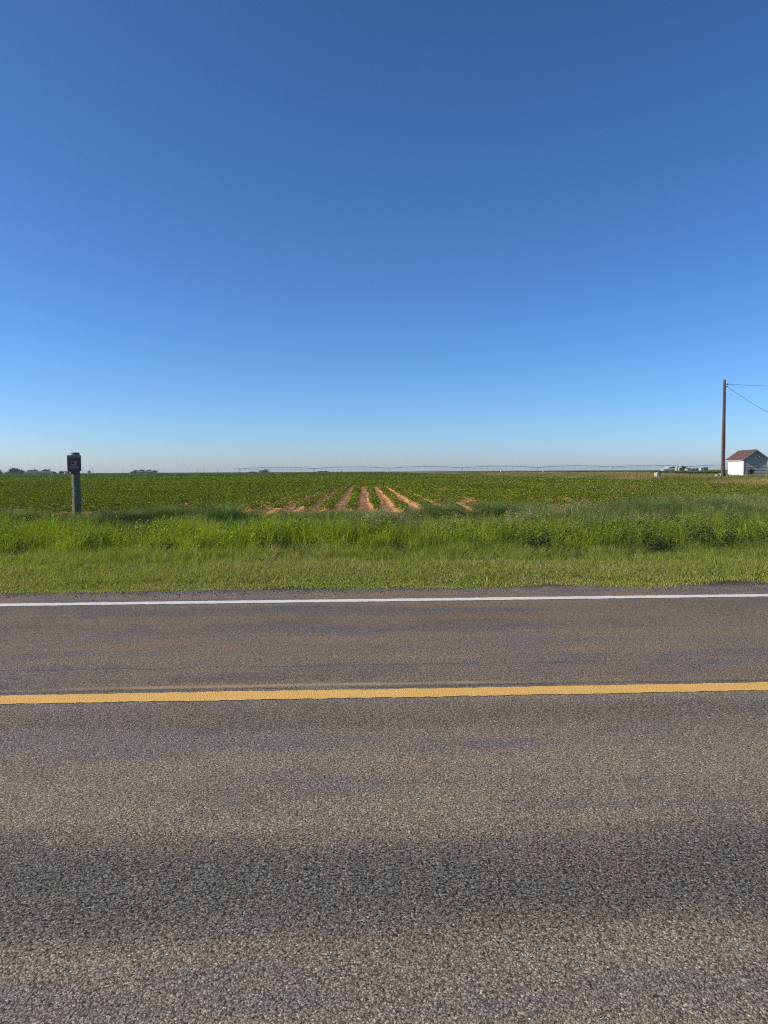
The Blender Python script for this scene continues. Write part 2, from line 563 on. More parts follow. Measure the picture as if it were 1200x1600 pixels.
# ------------------------------------------------------------------ plants
def blades(pos, h, w, yaw, lean, curl, col):
    """grass blades: 5 points, 3 triangles each; lean/curl are horizontal throws as a share of h"""
    n = len(pos)
    d = np.stack([np.cos(yaw), np.sin(yaw), 0 * yaw], -1)
    side = np.stack([-np.sin(yaw), np.cos(yaw), 0 * yaw], -1)
    tw = rng.random(n) * 2 * np.pi
    side = np.stack([np.cos(tw), np.sin(tw), 0 * tw], -1)
    h1 = h[:, None]; w1 = w[:, None] * .5
    zz = np.array([0, 0, 1.0])
    mid = pos + zz * h1 * .55 + d * h1 * (lean * .5)[:, None]
    tip = pos + zz * h1 * np.clip(1 - curl * .45, .1, 1)[:, None] + d * h1 * (lean + curl)[:, None]
    v = np.stack([pos - side * w1, pos + side * w1, mid - side * w1 * .8, mid + side * w1 * .8, tip], 1)
    b = np.arange(n)[:, None] * 5
    f = np.concatenate([b + [0, 1, 3], b + [0, 3, 2], b + [2, 3, 4]])
    return v.reshape(-1, 3), f, np.repeat(col, 5, 0)

def leaves(pos, size, col, flat=.6, aspect=.6):
    """diamond leaves, tilted at random; flat near 1 lies level"""
    n = len(pos)
    a = rng.random(n) * 2 * np.pi
    d = np.stack([np.cos(a), np.sin(a), (rng.random(n) - .5) * 2 * (1 - flat)], -1)
    d /= np.linalg.norm(d, axis=1)[:, None]
    r = rng.normal(size=(n, 3)) * (1 - flat) + [0, 0, flat]
    s = np.cross(d, r); s /= np.linalg.norm(s, axis=1)[:, None] + 1e-6
    sz = size[:, None]
    fold = np.cross(s, d) * sz * .12
    v = np.stack([pos - d * sz * .5, pos + s * sz * .5 * aspect + fold, pos + d * sz * .5, pos - s * sz * .5 * aspect + fold], 1)
    b = np.arange(n)[:, None] * 4
    f = np.concatenate([b + [0, 1, 2], b + [0, 2, 3]])
    return v.reshape(-1, 3), f, np.repeat(col, 4, 0)

def merge(parts):
    vs, fs, cs, k = [], [], [], 0
    for v, f, c in parts:
        vs.append(v); fs.append(f + k); cs.append(c); k += len(v)
    return np.concatenate(vs), np.concatenate(fs), np.concatenate(cs)

def scatter(y0, y1, dens):
    """random ground points in the strip y0..y1, as wide as the view plus a margin"""
    wid = lambda y: .52 * y * 1.16 + 1.5
    area = (y1 - y0) * (wid(y0) + wid(y1))
    n = int(area * dens)
    y = y0 + (y1 - y0) * rng.random(n)
    keep = rng.random(n) < wid(y) / wid(y1)
    y = y[keep]
    x = (rng.random(len(y)) * 2 - 1) * wid(y) + y * math.tan(YAW)
    return x, y

def lerp(a, b, t):
    return np.asarray(a)[None, :] * (1 - t[:, None]) + np.asarray(b)[None, :] * t[:, None]

def pos3(x, y, dz=0):
    return np.stack([x, y, terrain(x, y) + dz], -1)

U = lambda *a: rng.random(*a)
# colours of the plants themselves
C_STRAW = (.44, .36, .17)
C_SHORT = (.38, .395, .12)
C_FRESH = (.315, .39, .052)
C_LUSH = (.36, .455, .028)
C_MID = (.165, .235, .044)
C_BLUE = (.18, .235, .082)
C_PALE = (.64, .60, .38)

def tufts(x, y, k, rad):
    n = len(x)
    a = U(n * k) * 6.28
    r = rad * np.sqrt(U(n * k))
    return np.repeat(x, k) + np.cos(a) * r, np.repeat(y, k) + np.sin(a) * r, np.repeat(.55 + .75 * U(n), k), np.repeat(U(n), k)

def short_verge():
    x, y = scatter(9.55, 13.2, 3800)
    edge = 9.98 + (fbm(x, y * 0, 1.7, 9) - .47) * 1.7 + (fbm(x, y, .25, 19) - .5) * .25
    k = (y > edge) & (U(len(x)) < .35 + .65 * sstep(0, .5, y - edge))
    x, y = x[k], y[k]
    n = len(x)
    t = sstep(10.4, 13.2, y)
    h = (.03 + .10 * t) * (.6 + .9 * U(n))
    patch = fbm(x, y, 1.1, 4)
    col = lerp(C_SHORT, C_FRESH, sstep(.35, .65, patch) * .7)
    dry = (U(n) < .10 + .22 * sstep(.5, .7, fbm(x, y, .8, 14)))
    col[dry] = lerp(C_STRAW, C_SHORT, U(n) * .7)[dry]
    p = pos3(x, y); p[:, 2] = np.where(y < 10.15, np.maximum(p[:, 2], -.008), p[:, 2])
    return blades(p, h, .005 + .007 * U(n), U(n) * 6.28, .5 * U(n), .9 * U(n), col)

def medium_verge():
    x, y = scatter(10.7, 17.2, 150)
    k = U(len(x)) < sstep(10.6, 12.8, y + (fbm(x, y, .9, 37) - .5) * 3.2)
    x, y = x[k], y[k]
    x, y, th, tt = tufts(x, y, 16, .085)
    n = len(x)
    patch = fbm(x, y, 1.3, 21)
    t = sstep(12.4, 16.6, y)
    h = (.10 + .24 * sstep(11.5, 16, y) * fbm(x, y, .7, 23) * 1.7) * (.5 + .6 * U(n)) * (.5 + 1.0 * patch) * th * 1.1
    left = 1 - sstep(-4, 5, x)
    col = lerp(C_MID, C_FRESH, np.clip(.30 + .4 * left + (patch - .5) * 1.2 + (tt - .5) * .7, 0, 1))
    dry = U(n) < (.07 + .20 * (1 - left) * sstep(.4, .6, fbm(x, y, 1.6, 31))) * (1 - .5 * t) + .5 * (tt > .94) + .45 * sstep(.56, .68, fbm(x, y * 2, 2.4, 33))
    col[dry] = lerp(C_STRAW, C_SHORT, U(n) * .8)[dry]
    return blades(pos3(x, y), h, .005 + .006 * U(n), U(n) * 6.28, .45 * U(n), .55 * U(n), col)

def lush_mask(x, y):
    """where the tall bright weeds grow: a ragged band along the ditch"""
    front = 16.7 + (fbm(x, y * 0 + 3, 1.3, 41) - .5) * 5.0 + (fbm(x, y, .6, 45) - .5) * 2.0
    back = 20.6 + (fbm(x, y * 0 + 8, 2.4, 43) - .5) * 3.0
    return sstep(0, .5, y - front) * (1 - sstep(0, .9, y - back))

def lush_grass():
    x, y = scatter(14.4, 23.2, 120)
    x, y, th, tt = tufts(x, y, 14, .10)
    mk = lush_mask(x, y)
    hole = sstep(.41, .51, fbm(x, y, 1.0, 47))
    k = U(len(x)) < mk * (.04 + .96 * hole)
    x, y, th, tt = x[k], y[k], th[k], tt[k]; n = len(x)
    patch = fbm(x, y, 1.5, 51)
    left = 1 - sstep(-5, 8, x)
    h = (.16 + .68 * fbm(x, y, .8, 55)) * (.6 + .4 * sstep(15, 17.5, y)) * (.65 + .5 * U(n)) * th ** 1.7 * 1.12
    col = lerp(C_MID, C_LUSH, np.clip(.32 + .45 * left + (patch - .5) * 1.3 + (tt - .5) * .8, 0, 1))
    col[U(n) < .03] = C_STRAW
    return blades(pos3(x, y), h, .006 + .007 * U(n), U(n) * 6.28, .35 * U(n), .45 * U(n), col)

def lush_weeds():
    x, y = scatter(14.6, 22.6, 60)
    mk = lush_mask(x, y)
    k = U(len(x)) < mk * sstep(.38, .52, fbm(x, y, 1.3, 61)) * (.05 + .95 * sstep(.41, .51, fbm(x, y, 1.0, 47)))
    x, y = x[k], y[k]; n = len(x)
    hh = .30 + .58 * U(n) ** 1.5
    m = 26
    t = np.tile((np.arange(m) + .5) / m, n)
    xi = np.repeat(x, m); yi = np.repeat(y, m); hi = np.repeat(hh, m)
    r = .10 * (1 - .6 * t) * (.3 + U(n * m))
    a = U(n * m) * 6.28
    p = pos3(xi, yi); p[:, 2] += hi * (.15 + .85 * t)
    p[:, 0] += np.cos(a) * r + np.repeat((U(n) - .5) * .16, m) * t
    p[:, 1] += np.sin(a) * r
    left = 1 - sstep(-5, 8, x)
    col = lerp((.12, .20, .035), (.30, .41, .025), np.clip(.15 + .6 * left + (U(n) - .5) * .7, 0, 1))
    return leaves(p, .045 + .05 * U(n * m), np.repeat(col, m, 0), .35, .45)

def low_weeds():
    """small broadleaf plants in front of and among the grass"""
    x, y = scatter(13.2, 18.0, 16)
    k = U(len(x)) < .25 + .75 * sstep(.5, .62, fbm(x, y, 1.2, 71))
    x, y = x[k], y[k]; n = len(x)
    m = 18
    hi = np.repeat(.10 + .22 * U(n) * sstep(12.5, 17, y), m)
    a = U(n * m) * 6.28; r = .14 * np.sqrt(U(n * m))
    p = pos3(np.repeat(x, m) + np.cos(a) * r, np.repeat(y, m) + np.sin(a) * r)
    p[:, 2] += hi * (.3 + .7 * U(n * m))
    col = lerp((.10, .15, .05), (.19, .26, .08), U(n))
    return leaves(p, .03 + .03 * U(n * m), np.repeat(col, m, 0), .4, .55)

def back_grass():
    x, y = scatter(18.6, 36, 85)
    x, y, th, tt = tufts(x, y, 13, .13)
    k = U(len(x)) < sstep(-.6, .8, y - 20.3 - (fbm(x, y * 0 + 8, 2.4, 43) - .5) * 3.0) * (1 - sstep(-1.2, .6, y - 27.7 - 3 * sstep(7, 14, x) - (fbm(x, y * 0, 2.0, 81) - .5) * 4.0)) + .0
    x, y, th, tt = x[k], y[k], th[k], tt[k]; n = len(x)
    patch = fbm(x, y, 2.0, 83)
    h = (.24 + .42 * fbm(x, y, 1.2, 85)) * (.6 + .55 * U(n)) * th * 1.08 * (1 - .5 * sstep(24.5, 28, y) * (1 - sstep(3, 9, x))) * (1 + .25 * sstep(3, 9, x))
    col = lerp(C_BLUE, C_MID, np.clip((patch - .35) * 1.6 + (tt - .5) * .8, 0, 1))
    col = col * (.75 + .5 * fbm(x, y, 4, 86))[:, None]
    dry = U(n) < .05 + .30 * sstep(.42, .6, fbm(x, y, 2.2, 87)) * sstep(-4, 6, x)
    col[dry] = lerp(C_STRAW, C_BLUE, U(n) * .7)[dry]
    return blades(pos3(x, y), h, .006 + .006 * U(n), U(n) * 6.28, .4 * U(n), .6 * U(n), col)

def seed_heads():
    """pale nodding seed heads in loose tufts above the grass, thicker towards the right"""
    x, y = scatter(19.0, 31, 1.7)
    k = U(len(x)) < (.10 + .9 * sstep(.44, .58, fbm(x, y, 2.6, 91))) * (.15 + .85 * sstep(-2, 4, x)) * (1 - sstep(24, 26, y) * (1 - sstep(6, 12, x)))
    x, y = x[k], y[k]
    lean0 = U(len(x)) * 6.28
    x, y, th, tt = tufts(x, y, 22, .30)
    n = len(x)
    yaw = np.repeat(lean0, 22) + rng.normal(size=n) * .7
    h = (.46 + .26 * U(n)) * (.8 + .3 * th)
    stalks = blades(pos3(x, y), h, .006 + .005 * U(n), yaw, .25 + .3 * U(n), .45 + .6 * U(n), lerp(C_PALE, C_STRAW, U(n) * .7))
    m = 5
    s_ = np.tile(np.linspace(0, 1, m), n)
    p = pos3(np.repeat(x, m), np.repeat(y, m)); yw = np.repeat(yaw, m); hh = np.repeat(h, m)
    p[:, 0] += np.cos(yw) * hh * (.3 + .5 * s_); p[:, 1] += np.sin(yw) * hh * (.3 + .5 * s_)
    p[:, 2] += hh * (.80 - .22 * s_ * s_)
    plume = leaves(p, .05 + .03 * U(n * m), np.repeat(lerp(C_PALE, C_STRAW, U(n) * .6), m, 0), .3, .14)
    return merge([stalks, plume])

def dead_litter():
    """flattened dead stems lying in and on the short grass"""
    x, y = scatter(10.6, 19, 60)
    k = U(len(x)) < .10 + .9 * sstep(.52, .66, fbm(x, y * 1.6, 1.8, 141))
    x, y = x[k], y[k]; n = len(x)
    h = .10 + .16 * U(n)
    return blades(pos3(x, y, .02 + .10 * sstep(11, 15, y) * U(n)), h, .004 + .004 * U(n), U(n) * 6.28, .6 + 1.0 * U(n), .4 + U(n), lerp(C_STRAW, (.30, .22, .11), U(n)))

v, f, c = merge([short_verge(), medium_verge(), dead_litter()])
tag(mesh_np('verge_grass', v, f, M_PLANT, cols=c), 'short and half dry grass along the road edge', 'grass', kind='stuff')
v, f, c = merge([lush_grass(), lush_weeds(), low_weeds()])
tag(mesh_np('ditch_weeds', v, f, M_PLANT, cols=c), 'tall bright green weeds in a band behind the mown verge', 'weeds', kind='stuff')
v, f, c = merge([back_grass(), seed_heads()])
tag(mesh_np('meadow_grass', v, f, M_PLANT, cols=c), 'blue green grass with pale seed heads before the crop field', 'grass', kind='stuff')

def edge_gravel():
    n = 9000
    x = (U(n) * 2 - 1) * 9 + .4
    y = 9.35 + .95 * U(n) ** .8 + (fbm(x, x * 0, 1.7, 9) - .5) * .3
    keep = U(n) < sstep(9.3, 9.9, y) * (.25 + .75 * sstep(.4, .6, fbm(x, y, .9, 17)))
    x, y = x[keep], y[keep]; n = len(x)
    r = .004 + .009 * U(n) ** 2
    z = np.where(y < 10.0, 0, terrain(x, y)) + r * .3
    base = np.array([[1, 0, 0], [0, 1, 0], [-1, 0, 0], [0, -1, 0], [0, 0, .8], [0, 0, -.8]])
    tri = np.array([[0, 1, 4], [1, 2, 4], [2, 3, 4], [3, 0, 4], [1, 0, 5], [2, 1, 5], [3, 2, 5], [0, 3, 5]])
    v = base[None] * r[:, None, None] * (.6 + .8 * U((n, 6, 1))) + np.stack([x, y, z], -1)[:, None, :]
    f = tri[None] + (np.arange(n) * 6)[:, None, None]
    col = lerp((.07, .062, .05), (.32, .27, .20), U(n) ** 1.7)
    o = mesh_np('gravel', v.reshape(-1, 3), f.reshape(-1, 3), M_STONE, cols=np.repeat(col, 6, 0))
    tag(o, 'loose gravel between the white line and the grass', 'gravel', kind='stuff')
def stone_material():
    m, nt, p = new_mat('loose_stones')
    a = node(nt, 'ShaderNodeAttribute', attribute_name='col')
    L(nt, a.outputs['Color'], p.inputs['Base Color'])
    p.inputs['Roughness'].default_value = .85
    return m
M_STONE = stone_material()
edge_gravel()

# ---- mounds of fine blue grass, each a plant of its own
def mound_mesh(nb, seed):
    g = np.random.default_rng(seed)
    a = g.random(nb) * 6.28
    q = np.sqrt(g.random(nb))
    r = .62 * q * (.85 + .25 * np.sin(3 * a + seed) * g.random(nb))
    pos = np.stack([np.cos(a) * r, np.sin(a) * r, np.full(nb, -.05)], -1)
    h = (.16 + .58 * np.sqrt(np.clip(1 - (q * .97) ** 2, 0, 1))) * (.7 + .5 * g.random(nb))
    yaw = a + g.normal(size=nb) * .9
    col = lerp((.13, .20, .068), (.24, .32, .11), g.random(nb))
    return blades(pos, h, .006 + .006 * g.random(nb), yaw, .1 + .35 * g.random(nb), .15 + .5 * g.random(nb), col)
_mv = [mound_mesh(3000, s) for s in (1, 2, 3)]
MOUNDS = [  # photo column, depth, width factor, height factor, what sets it apart
    (255, 25.2, .95, .95, 'bluish grass mound right of the marker post'),
    (345, 24.2, 1.15, 1.15, 'wide dark bluish grass mound before the left crop rows'),
    (297, 25.7, .6, .8, 'low bluish grass mound between two wider mounds on the left'),
    (450, 25.7, .9, 0.58, 'flat bluish grass mound left of the bare furrows'),
    (500, 24.7, .85, 0.61, 'flat bluish grass mound at the foot of the leftmost bare furrow'),
    (545, 24.7, 1.0, 0.68, 'bluish grass mound at the foot of the widest bare furrow'),
    (652, 25.2, .7, .85, 'dark bluish grass mound just right of the bare furrows'),
    (692, 24.7, 1.1, 1.1, 'tall dark bluish grass mound left of the small red soil patch'),
    (764, 25.2, .9, 1.05, 'bluish grass mound between the small red patch and the dug soil'),
    (806, 25.4, .8, .9, 'wide bluish grass mound in front of the dug soil'),
    (1018, 26.7, 1.1, 0.95, 'bluish grass mound below the pale concrete block'),
    (1128, 26.7, 1.0, 1.10, 'pale tipped bluish grass mound below the utility pole'),
    (1182, 24.7, 1.2, 1.00, 'broad bluish grass mound below the wooden shed'),
    (20, 24, 1.2, 0.90, 'bluish grass mound at the left end of the weedy ditch'),
    (185, 24.5, 1.4, 0.85, 'low bluish grass mound close behind the bright weeds'),
    (128, 23.2, 1.0, 0.80, 'low bluish grass mound at the foot of the marker post'),
]
_mound_meshes = []
for i, (px, d, sw, sh, lab) in enumerate(MOUNDS):
    x, y = place(px, d)
    if i < 3:
        v, f, c = _mv[i]
        o = mesh_np('grass_mound', v, f, M_PLANT, cols=c)
        _mound_meshes.append(o)
    else:
        o = _mound_meshes[i % 3].copy()
        COL.objects.link(o)
    o.location = (x, y, tz(x, y))
    o.rotation_euler = (0, 0, i * 1.7)
    o.scale = (sw * 1.05, sw * 1.05, sh * 1.3)
    tag(o, lab, 'grass mound', 'bluish grass mounds by the field')

# ---- leafy weeds in the ditch band, leaf colour darkened to paint the hollows' shade
def weed_mesh(seed):
    g = np.random.default_rng(seed)
    ns, m = 26, 30
    a = g.random(ns) * 6.28; r = .28 * np.sqrt(g.random(ns))
    hx = np.repeat(.35 + .25 * g.random(ns), m)
    t = np.tile((np.arange(m) + .5) / m, ns)
    aa = g.random(ns * m) * 6.28; rr = .09 * g.random(ns * m)
    out = 1 + .5 * t
    p = np.stack([np.repeat(np.cos(a) * r, m) * out + np.cos(aa) * rr, np.repeat(np.sin(a) * r, m) * out + np.sin(aa) * rr, hx * (.05 + .95 * t)], -1)
    col = lerp((.038, .060, .022), (.085, .12, .045), g.random(ns * m))
    lv = leaves(p, .04 + .03 * g.random(ns * m), col, .35, .5)
    st = blades(np.stack([np.cos(a) * r * .5, np.sin(a) * r * .5, 0 * a], -1), .35 + .25 * g.random(ns), np.full(ns, .008), a, np.full(ns, .3), np.full(ns, .1), np.tile(np.array([[.09, .08, .05]]), (ns, 1)))
    return lv, st
WEEDS = [
    (15, 17.2, .9, 'leafy weed coloured dark as shade at the left end of the ditch'),
    (255, 16.9, .7, 'leafy weed coloured dark as shade below the mound beside the marker post'),
    (325, 16.8, .75, 'leafy weed coloured dark as shade left of the shadowed hollow in the ditch'),
    (425, 16.6, .9, 'leafy weed coloured dark as shade at the shadowed hollow in the ditch'),
    (470, 16.5, .85, 'leafy weed coloured dark as shade right of the shadowed hollow in the ditch'),
    (610, 16.6, .7, 'low weed coloured dark as shade below the widest bare furrow'),
    (760, 16.4, .8, 'weed coloured dark as shade left of the darkest hollow'),
    (850, 16.3, 1.0, 'weed coloured dark as shade at the darkest hollow in the ditch'),
    (1030, 16.4, .95, 'weed coloured dark as shade below the pale concrete block'),
    (1110, 16.8, 1.1, 'large weed coloured dark as shade below the utility pole'),
    (1185, 17.2, .9, 'weed coloured dark as shade below the wooden shed'),
]
_w = [weed_mesh(s) for s in (11, 12)]
_wroots = []
for i, (px, d, s, lab) in enumerate(WEEDS):
    x, y = place(px, d)
    if i < 2:
        o = root('leafy_weed', (x, y, tz(x, y)), lab, 'weed', i * 2.1, 'weeds coloured dark as shade in the ditch')
        (lv, st) = _w[i]
        mesh_np('foliage', lv[0], lv[1], M_PLANT, o, lv[2])
        mesh_np('stems', st[0], st[1], M_PLANT, o, st[2])
        _wroots.append(o)
    else:
        o = copy_tree(_wroots[i % 2])
        o.location = (x, y, tz(x, y))
        o.rotation_euler = (0, 0, i * 2.1)
        tag(o, lab)
    o.scale = (s * 1.25, s * 1.25, s * 1.15)

# ---- the crop
def crop(u0, u1, dens, size, hgt, margin=1.14):
    wid = lambda y: .52 * y * margin + 2
    n = int((u1 - u0) * 2 * wid(u1) * dens)
    u = u0 + (u1 - u0) * U(n)
    v = (U(n) * 2 - 1) * wid(u) + u * (math.tan(YAW) - math.tan(ROWROT))
    k = (np.abs(v - u * (math.tan(YAW) - math.tan(ROWROT))) < wid(u)) & (v < 33.2)
    u, v = u[k], v[k]
    ri = np.round((v - ROW0) / ROWW)
    w = (v - ROW0) / ROWW - ri                         # -.5 .. .5 across the row
    # how wide the plants of this row have grown here
    g = .40 + .22 * (fbm(ri * 3.1, u, 3.5, 101) - .45)
    mid = np.exp(-((ri + .5) / 3.6) ** 2) + .42 * np.exp(-((ri + 2) / 9.0) ** 2)
    g = g - .17 * mid * (1 - sstep(62, 92, u + 14 * (vnoise(ri * 2.3, u * 0, 1, 104) - .5)))
    g = g + .10 * sstep(40, 95, u)
    # bare spots where plants are missing
    bare = np.zeros(len(u))
    for bx, bd, sx, sy in BARE:
        px_, py_ = place(bx, bd)
        bv, bu = row_uv(px_, py_)
        bare = np.maximum(bare, np.exp(-((v - bv) / sx) ** 2 - ((u - bu) / sy) ** 2) * 1.5)
    start = 28.6 + 3 * sstep(7, 14, v + u * .028) + (fbm(v, v * 0, 2.0, 107) - .5) * 3.5
    keep = (np.abs(w) < g * (.8 + .5 * U(len(u)))) & (bare < .35 + .6 * U(len(u))) & (u > start)
    keep &= U(len(u)) < .55 + .45 * sstep(.28, .42, fbm(ri * 5.7, u, .9, 109))
    u, v, w, g, ri = u[keep], v[keep], w[keep], g[keep], ri[keep]
    n = len(u)
    c, s = math.cos(ROWROT), math.sin(ROWROT)
    x, y = v * c + u * s, -v * s + u * c
    prof = np.sqrt(np.clip(1 - (w / (g + .12)) ** 2, .05, 1))
    clump = .65 + .7 * vnoise(ri * 4.1, u, .33, 111)
    z = .05 + hgt * prof * clump * (.35 + .65 * np.sqrt(U(n)))
    p = np.stack([x, y, terrain(x, y) + z], -1)
    col = lerp((.098, .148, .013), (.215, .285, .025), np.clip(U(n) * .6 + .9 * (fbm(v, u, 6, 113) - .3), 0, 1))
    weedy = (sstep(4, 14, v) * sstep(.38, .6, fbm(v, u * .5, 4.0, 117)) * (U(n) < .55))[:, None]
    col = col * (1 - .6 * weedy) + np.array([[.26, .25, .085]]) * .6 * weedy
    pale = U(n) < .018
    col[pale] = np.array([.30, .36, .08]) * (.7 + .6 * U(pale.sum()))[:, None]
    return leaves(p, size * (.65 + .7 * U(n)), col, .55, .72)
BARE = [(695, 55, .8, 5), (736, 33, .7, 2.4), (728, 38, .35, 4), (845, 35, .9, 1.6), (872, 36, 1.3, 1.8), (905, 37, .9, 1.6), (940, 36, .6, 1.2), (960, 38, .5, 1),
        (628, 36, .4, 6), (645, 33, .3, 2), (1043, 34, .35, 1.0), (395, 33, .5, 1.0), (220, 33, .6, .9), (290, 32, .5, .8), (20, 31, .6, .8)]
v, f, c = merge([crop(26.5, 48, 260, .075, .29), crop(48, 75, 130, .105, .30), crop(75, 120, 56, .16, .33), crop(120, 240, 13, .34, .30)])
tag(mesh_np('crop_plants', v, f, M_CROP, cols=c), 'low green crop in long rows reaching to the horizon', 'crop', kind='stuff')

def far_crop():
    n = 240000
    y = 230 * (5.5 ** (U(n)))
    x = (U(n) * 2 - 1) * (.58 * y) + y * .03
    k = (x - y * math.tan(ROWROT) < 33) | (x > 110)
    x, y = x[k], y[k]; n = len(x)
    p = pos3(x, y); p[:, 2] += .10 + .25 * U(n)
    col = lerp((.085, .135, .014), (.16, .215, .03), U(n))
    return leaves(p, .0035 * y * (.6 + .8 * U(n)) * .55, col, .75, .7)
v, f, c = far_crop()
tag(mesh_np('distant_crop', v, f, M_CROP, cols=c), 'far part of the green crop below the skyline', 'crop', kind='stuff')

def dry_strip():
    parts = []
    n = 330000
    y = 58 * (6.5 ** U(n))
    vx = 33 + 70 * U(n) ** 1.25
    x = vx + y * math.tan(ROWROT)
    k = (np.abs(x - y * math.tan(YAW)) < .60 * y) & (y > 58 + 3 * fbm(x, y * 0, 4, 121))
    x, y, vx = x[k], y[k], vx[k]; n = len(x)
    dist = y / 70
    patch = fbm(x, y, 5, 123)
    h = (.28 + .45 * fbm(x, y, 3, 125)) * (.5 + .7 * U(n))
    dryness = np.clip((patch - .32) * 2.4 + .25 * sstep(45, 55, vx), 0, 1)
    col = lerp((.17, .185, .05), (.50, .40, .19), dryness * (.4 + .6 * U(n)))
    return blades(pos3(x, y), h, (.012 + .014 * U(n)) * dist, U(n) * 6.28, .4 * U(n), .5 * U(n), col)
v, f, c = dry_strip()
tag(mesh_np('dry_grass', v, f, M_PLANT, cols=c), 'tan dry grass round the pole and the shed', 'grass', kind='stuff')

# ------------------------------------------------------------------ materials of things
M_POSTWOOD = simple_mat('weathered_post_wood', (.145, .14, .085), .85, .7, 7, stretch=(5, 5, .6), bump=.5)
M_POLEWOOD = simple_mat('dark_pole_wood', (.105, .066, .052), .85, .35, 8, stretch=(4, 4, .3), bump=.5)
M_CAP = simple_mat('dark_green_cap', (.10, .13, .125), .6, .2)
M_SIGN = simple_mat('dark_brown_sign', (.115, .052, .048), .5, .12, 12, bump=.05)
M_SIGNBAR = simple_mat('grey_sign_band', (.20, .20, .21), .5, .1)
M_PALE = simple_mat('faded_white_lettering', (.36, .34, .35), .6, .15)
M_PAINTMARK = simple_mat('faded_post_paint', (.42, .42, .40), .7, .3)
M_WHITEWALL = simple_mat('white_painted_boards', (.80, .79, .74), .6, .05, 3, bump=.1)
M_SHADEWALL = simple_mat('shade_darkened_siding', (.34, .35, .30), .7, .10, 3, bump=.1)  # white gable boards, with the shade on them put into a darker colour
M_TRIM = simple_mat('white_trim', (.66, .66, .63), .6, .1)
M_ROOF = simple_mat('red_brown_shingles', (.115, .058, .048), .85, .35, 5, bump=.5)
M_RAKE = simple_mat('grey_rake_boards', (.30, .33, .32), .7, .1)
M_CONCRETE = simple_mat('pale_concrete', (.45, .40, .31), .9, .25, 4, bump=.5)
M_BRICK = simple_mat('pinkish_footing', (.34, .20, .15), .9, .3)
M_STEEL = simple_mat('galvanised_steel', (.19, .20, .21), .5, .1)
M_TYRE = simple_mat('black_rubber', (.03, .03, .03), .8, .1)
M_WIRE = simple_mat('dark_cable', (.03, .03, .032), .6, .1)
M_GLASSCERAMIC = simple_mat('grey_insulator', (.25, .25, .26), .3, .1)
M_BARK = simple_mat('bark', (.07, .055, .04), .9, .3)
M_GREYROOF = simple_mat('grey_metal_roof', (.12, .135, .15), .5, .1)
M_WALLTAN = simple_mat('dull_farm_wall', (.26, .25, .23), .8, .1)
M_FARMWHITE = simple_mat('white_farm_paint', (.50, .49, .47), .6, .05)
M_GLASS = simple_mat('dark_window_glass', (.03, .035, .04), .15, .1, bump=0)
M_GREENPAINT = simple_mat('dull_green_metal', (.10, .15, .11), .6, .1)

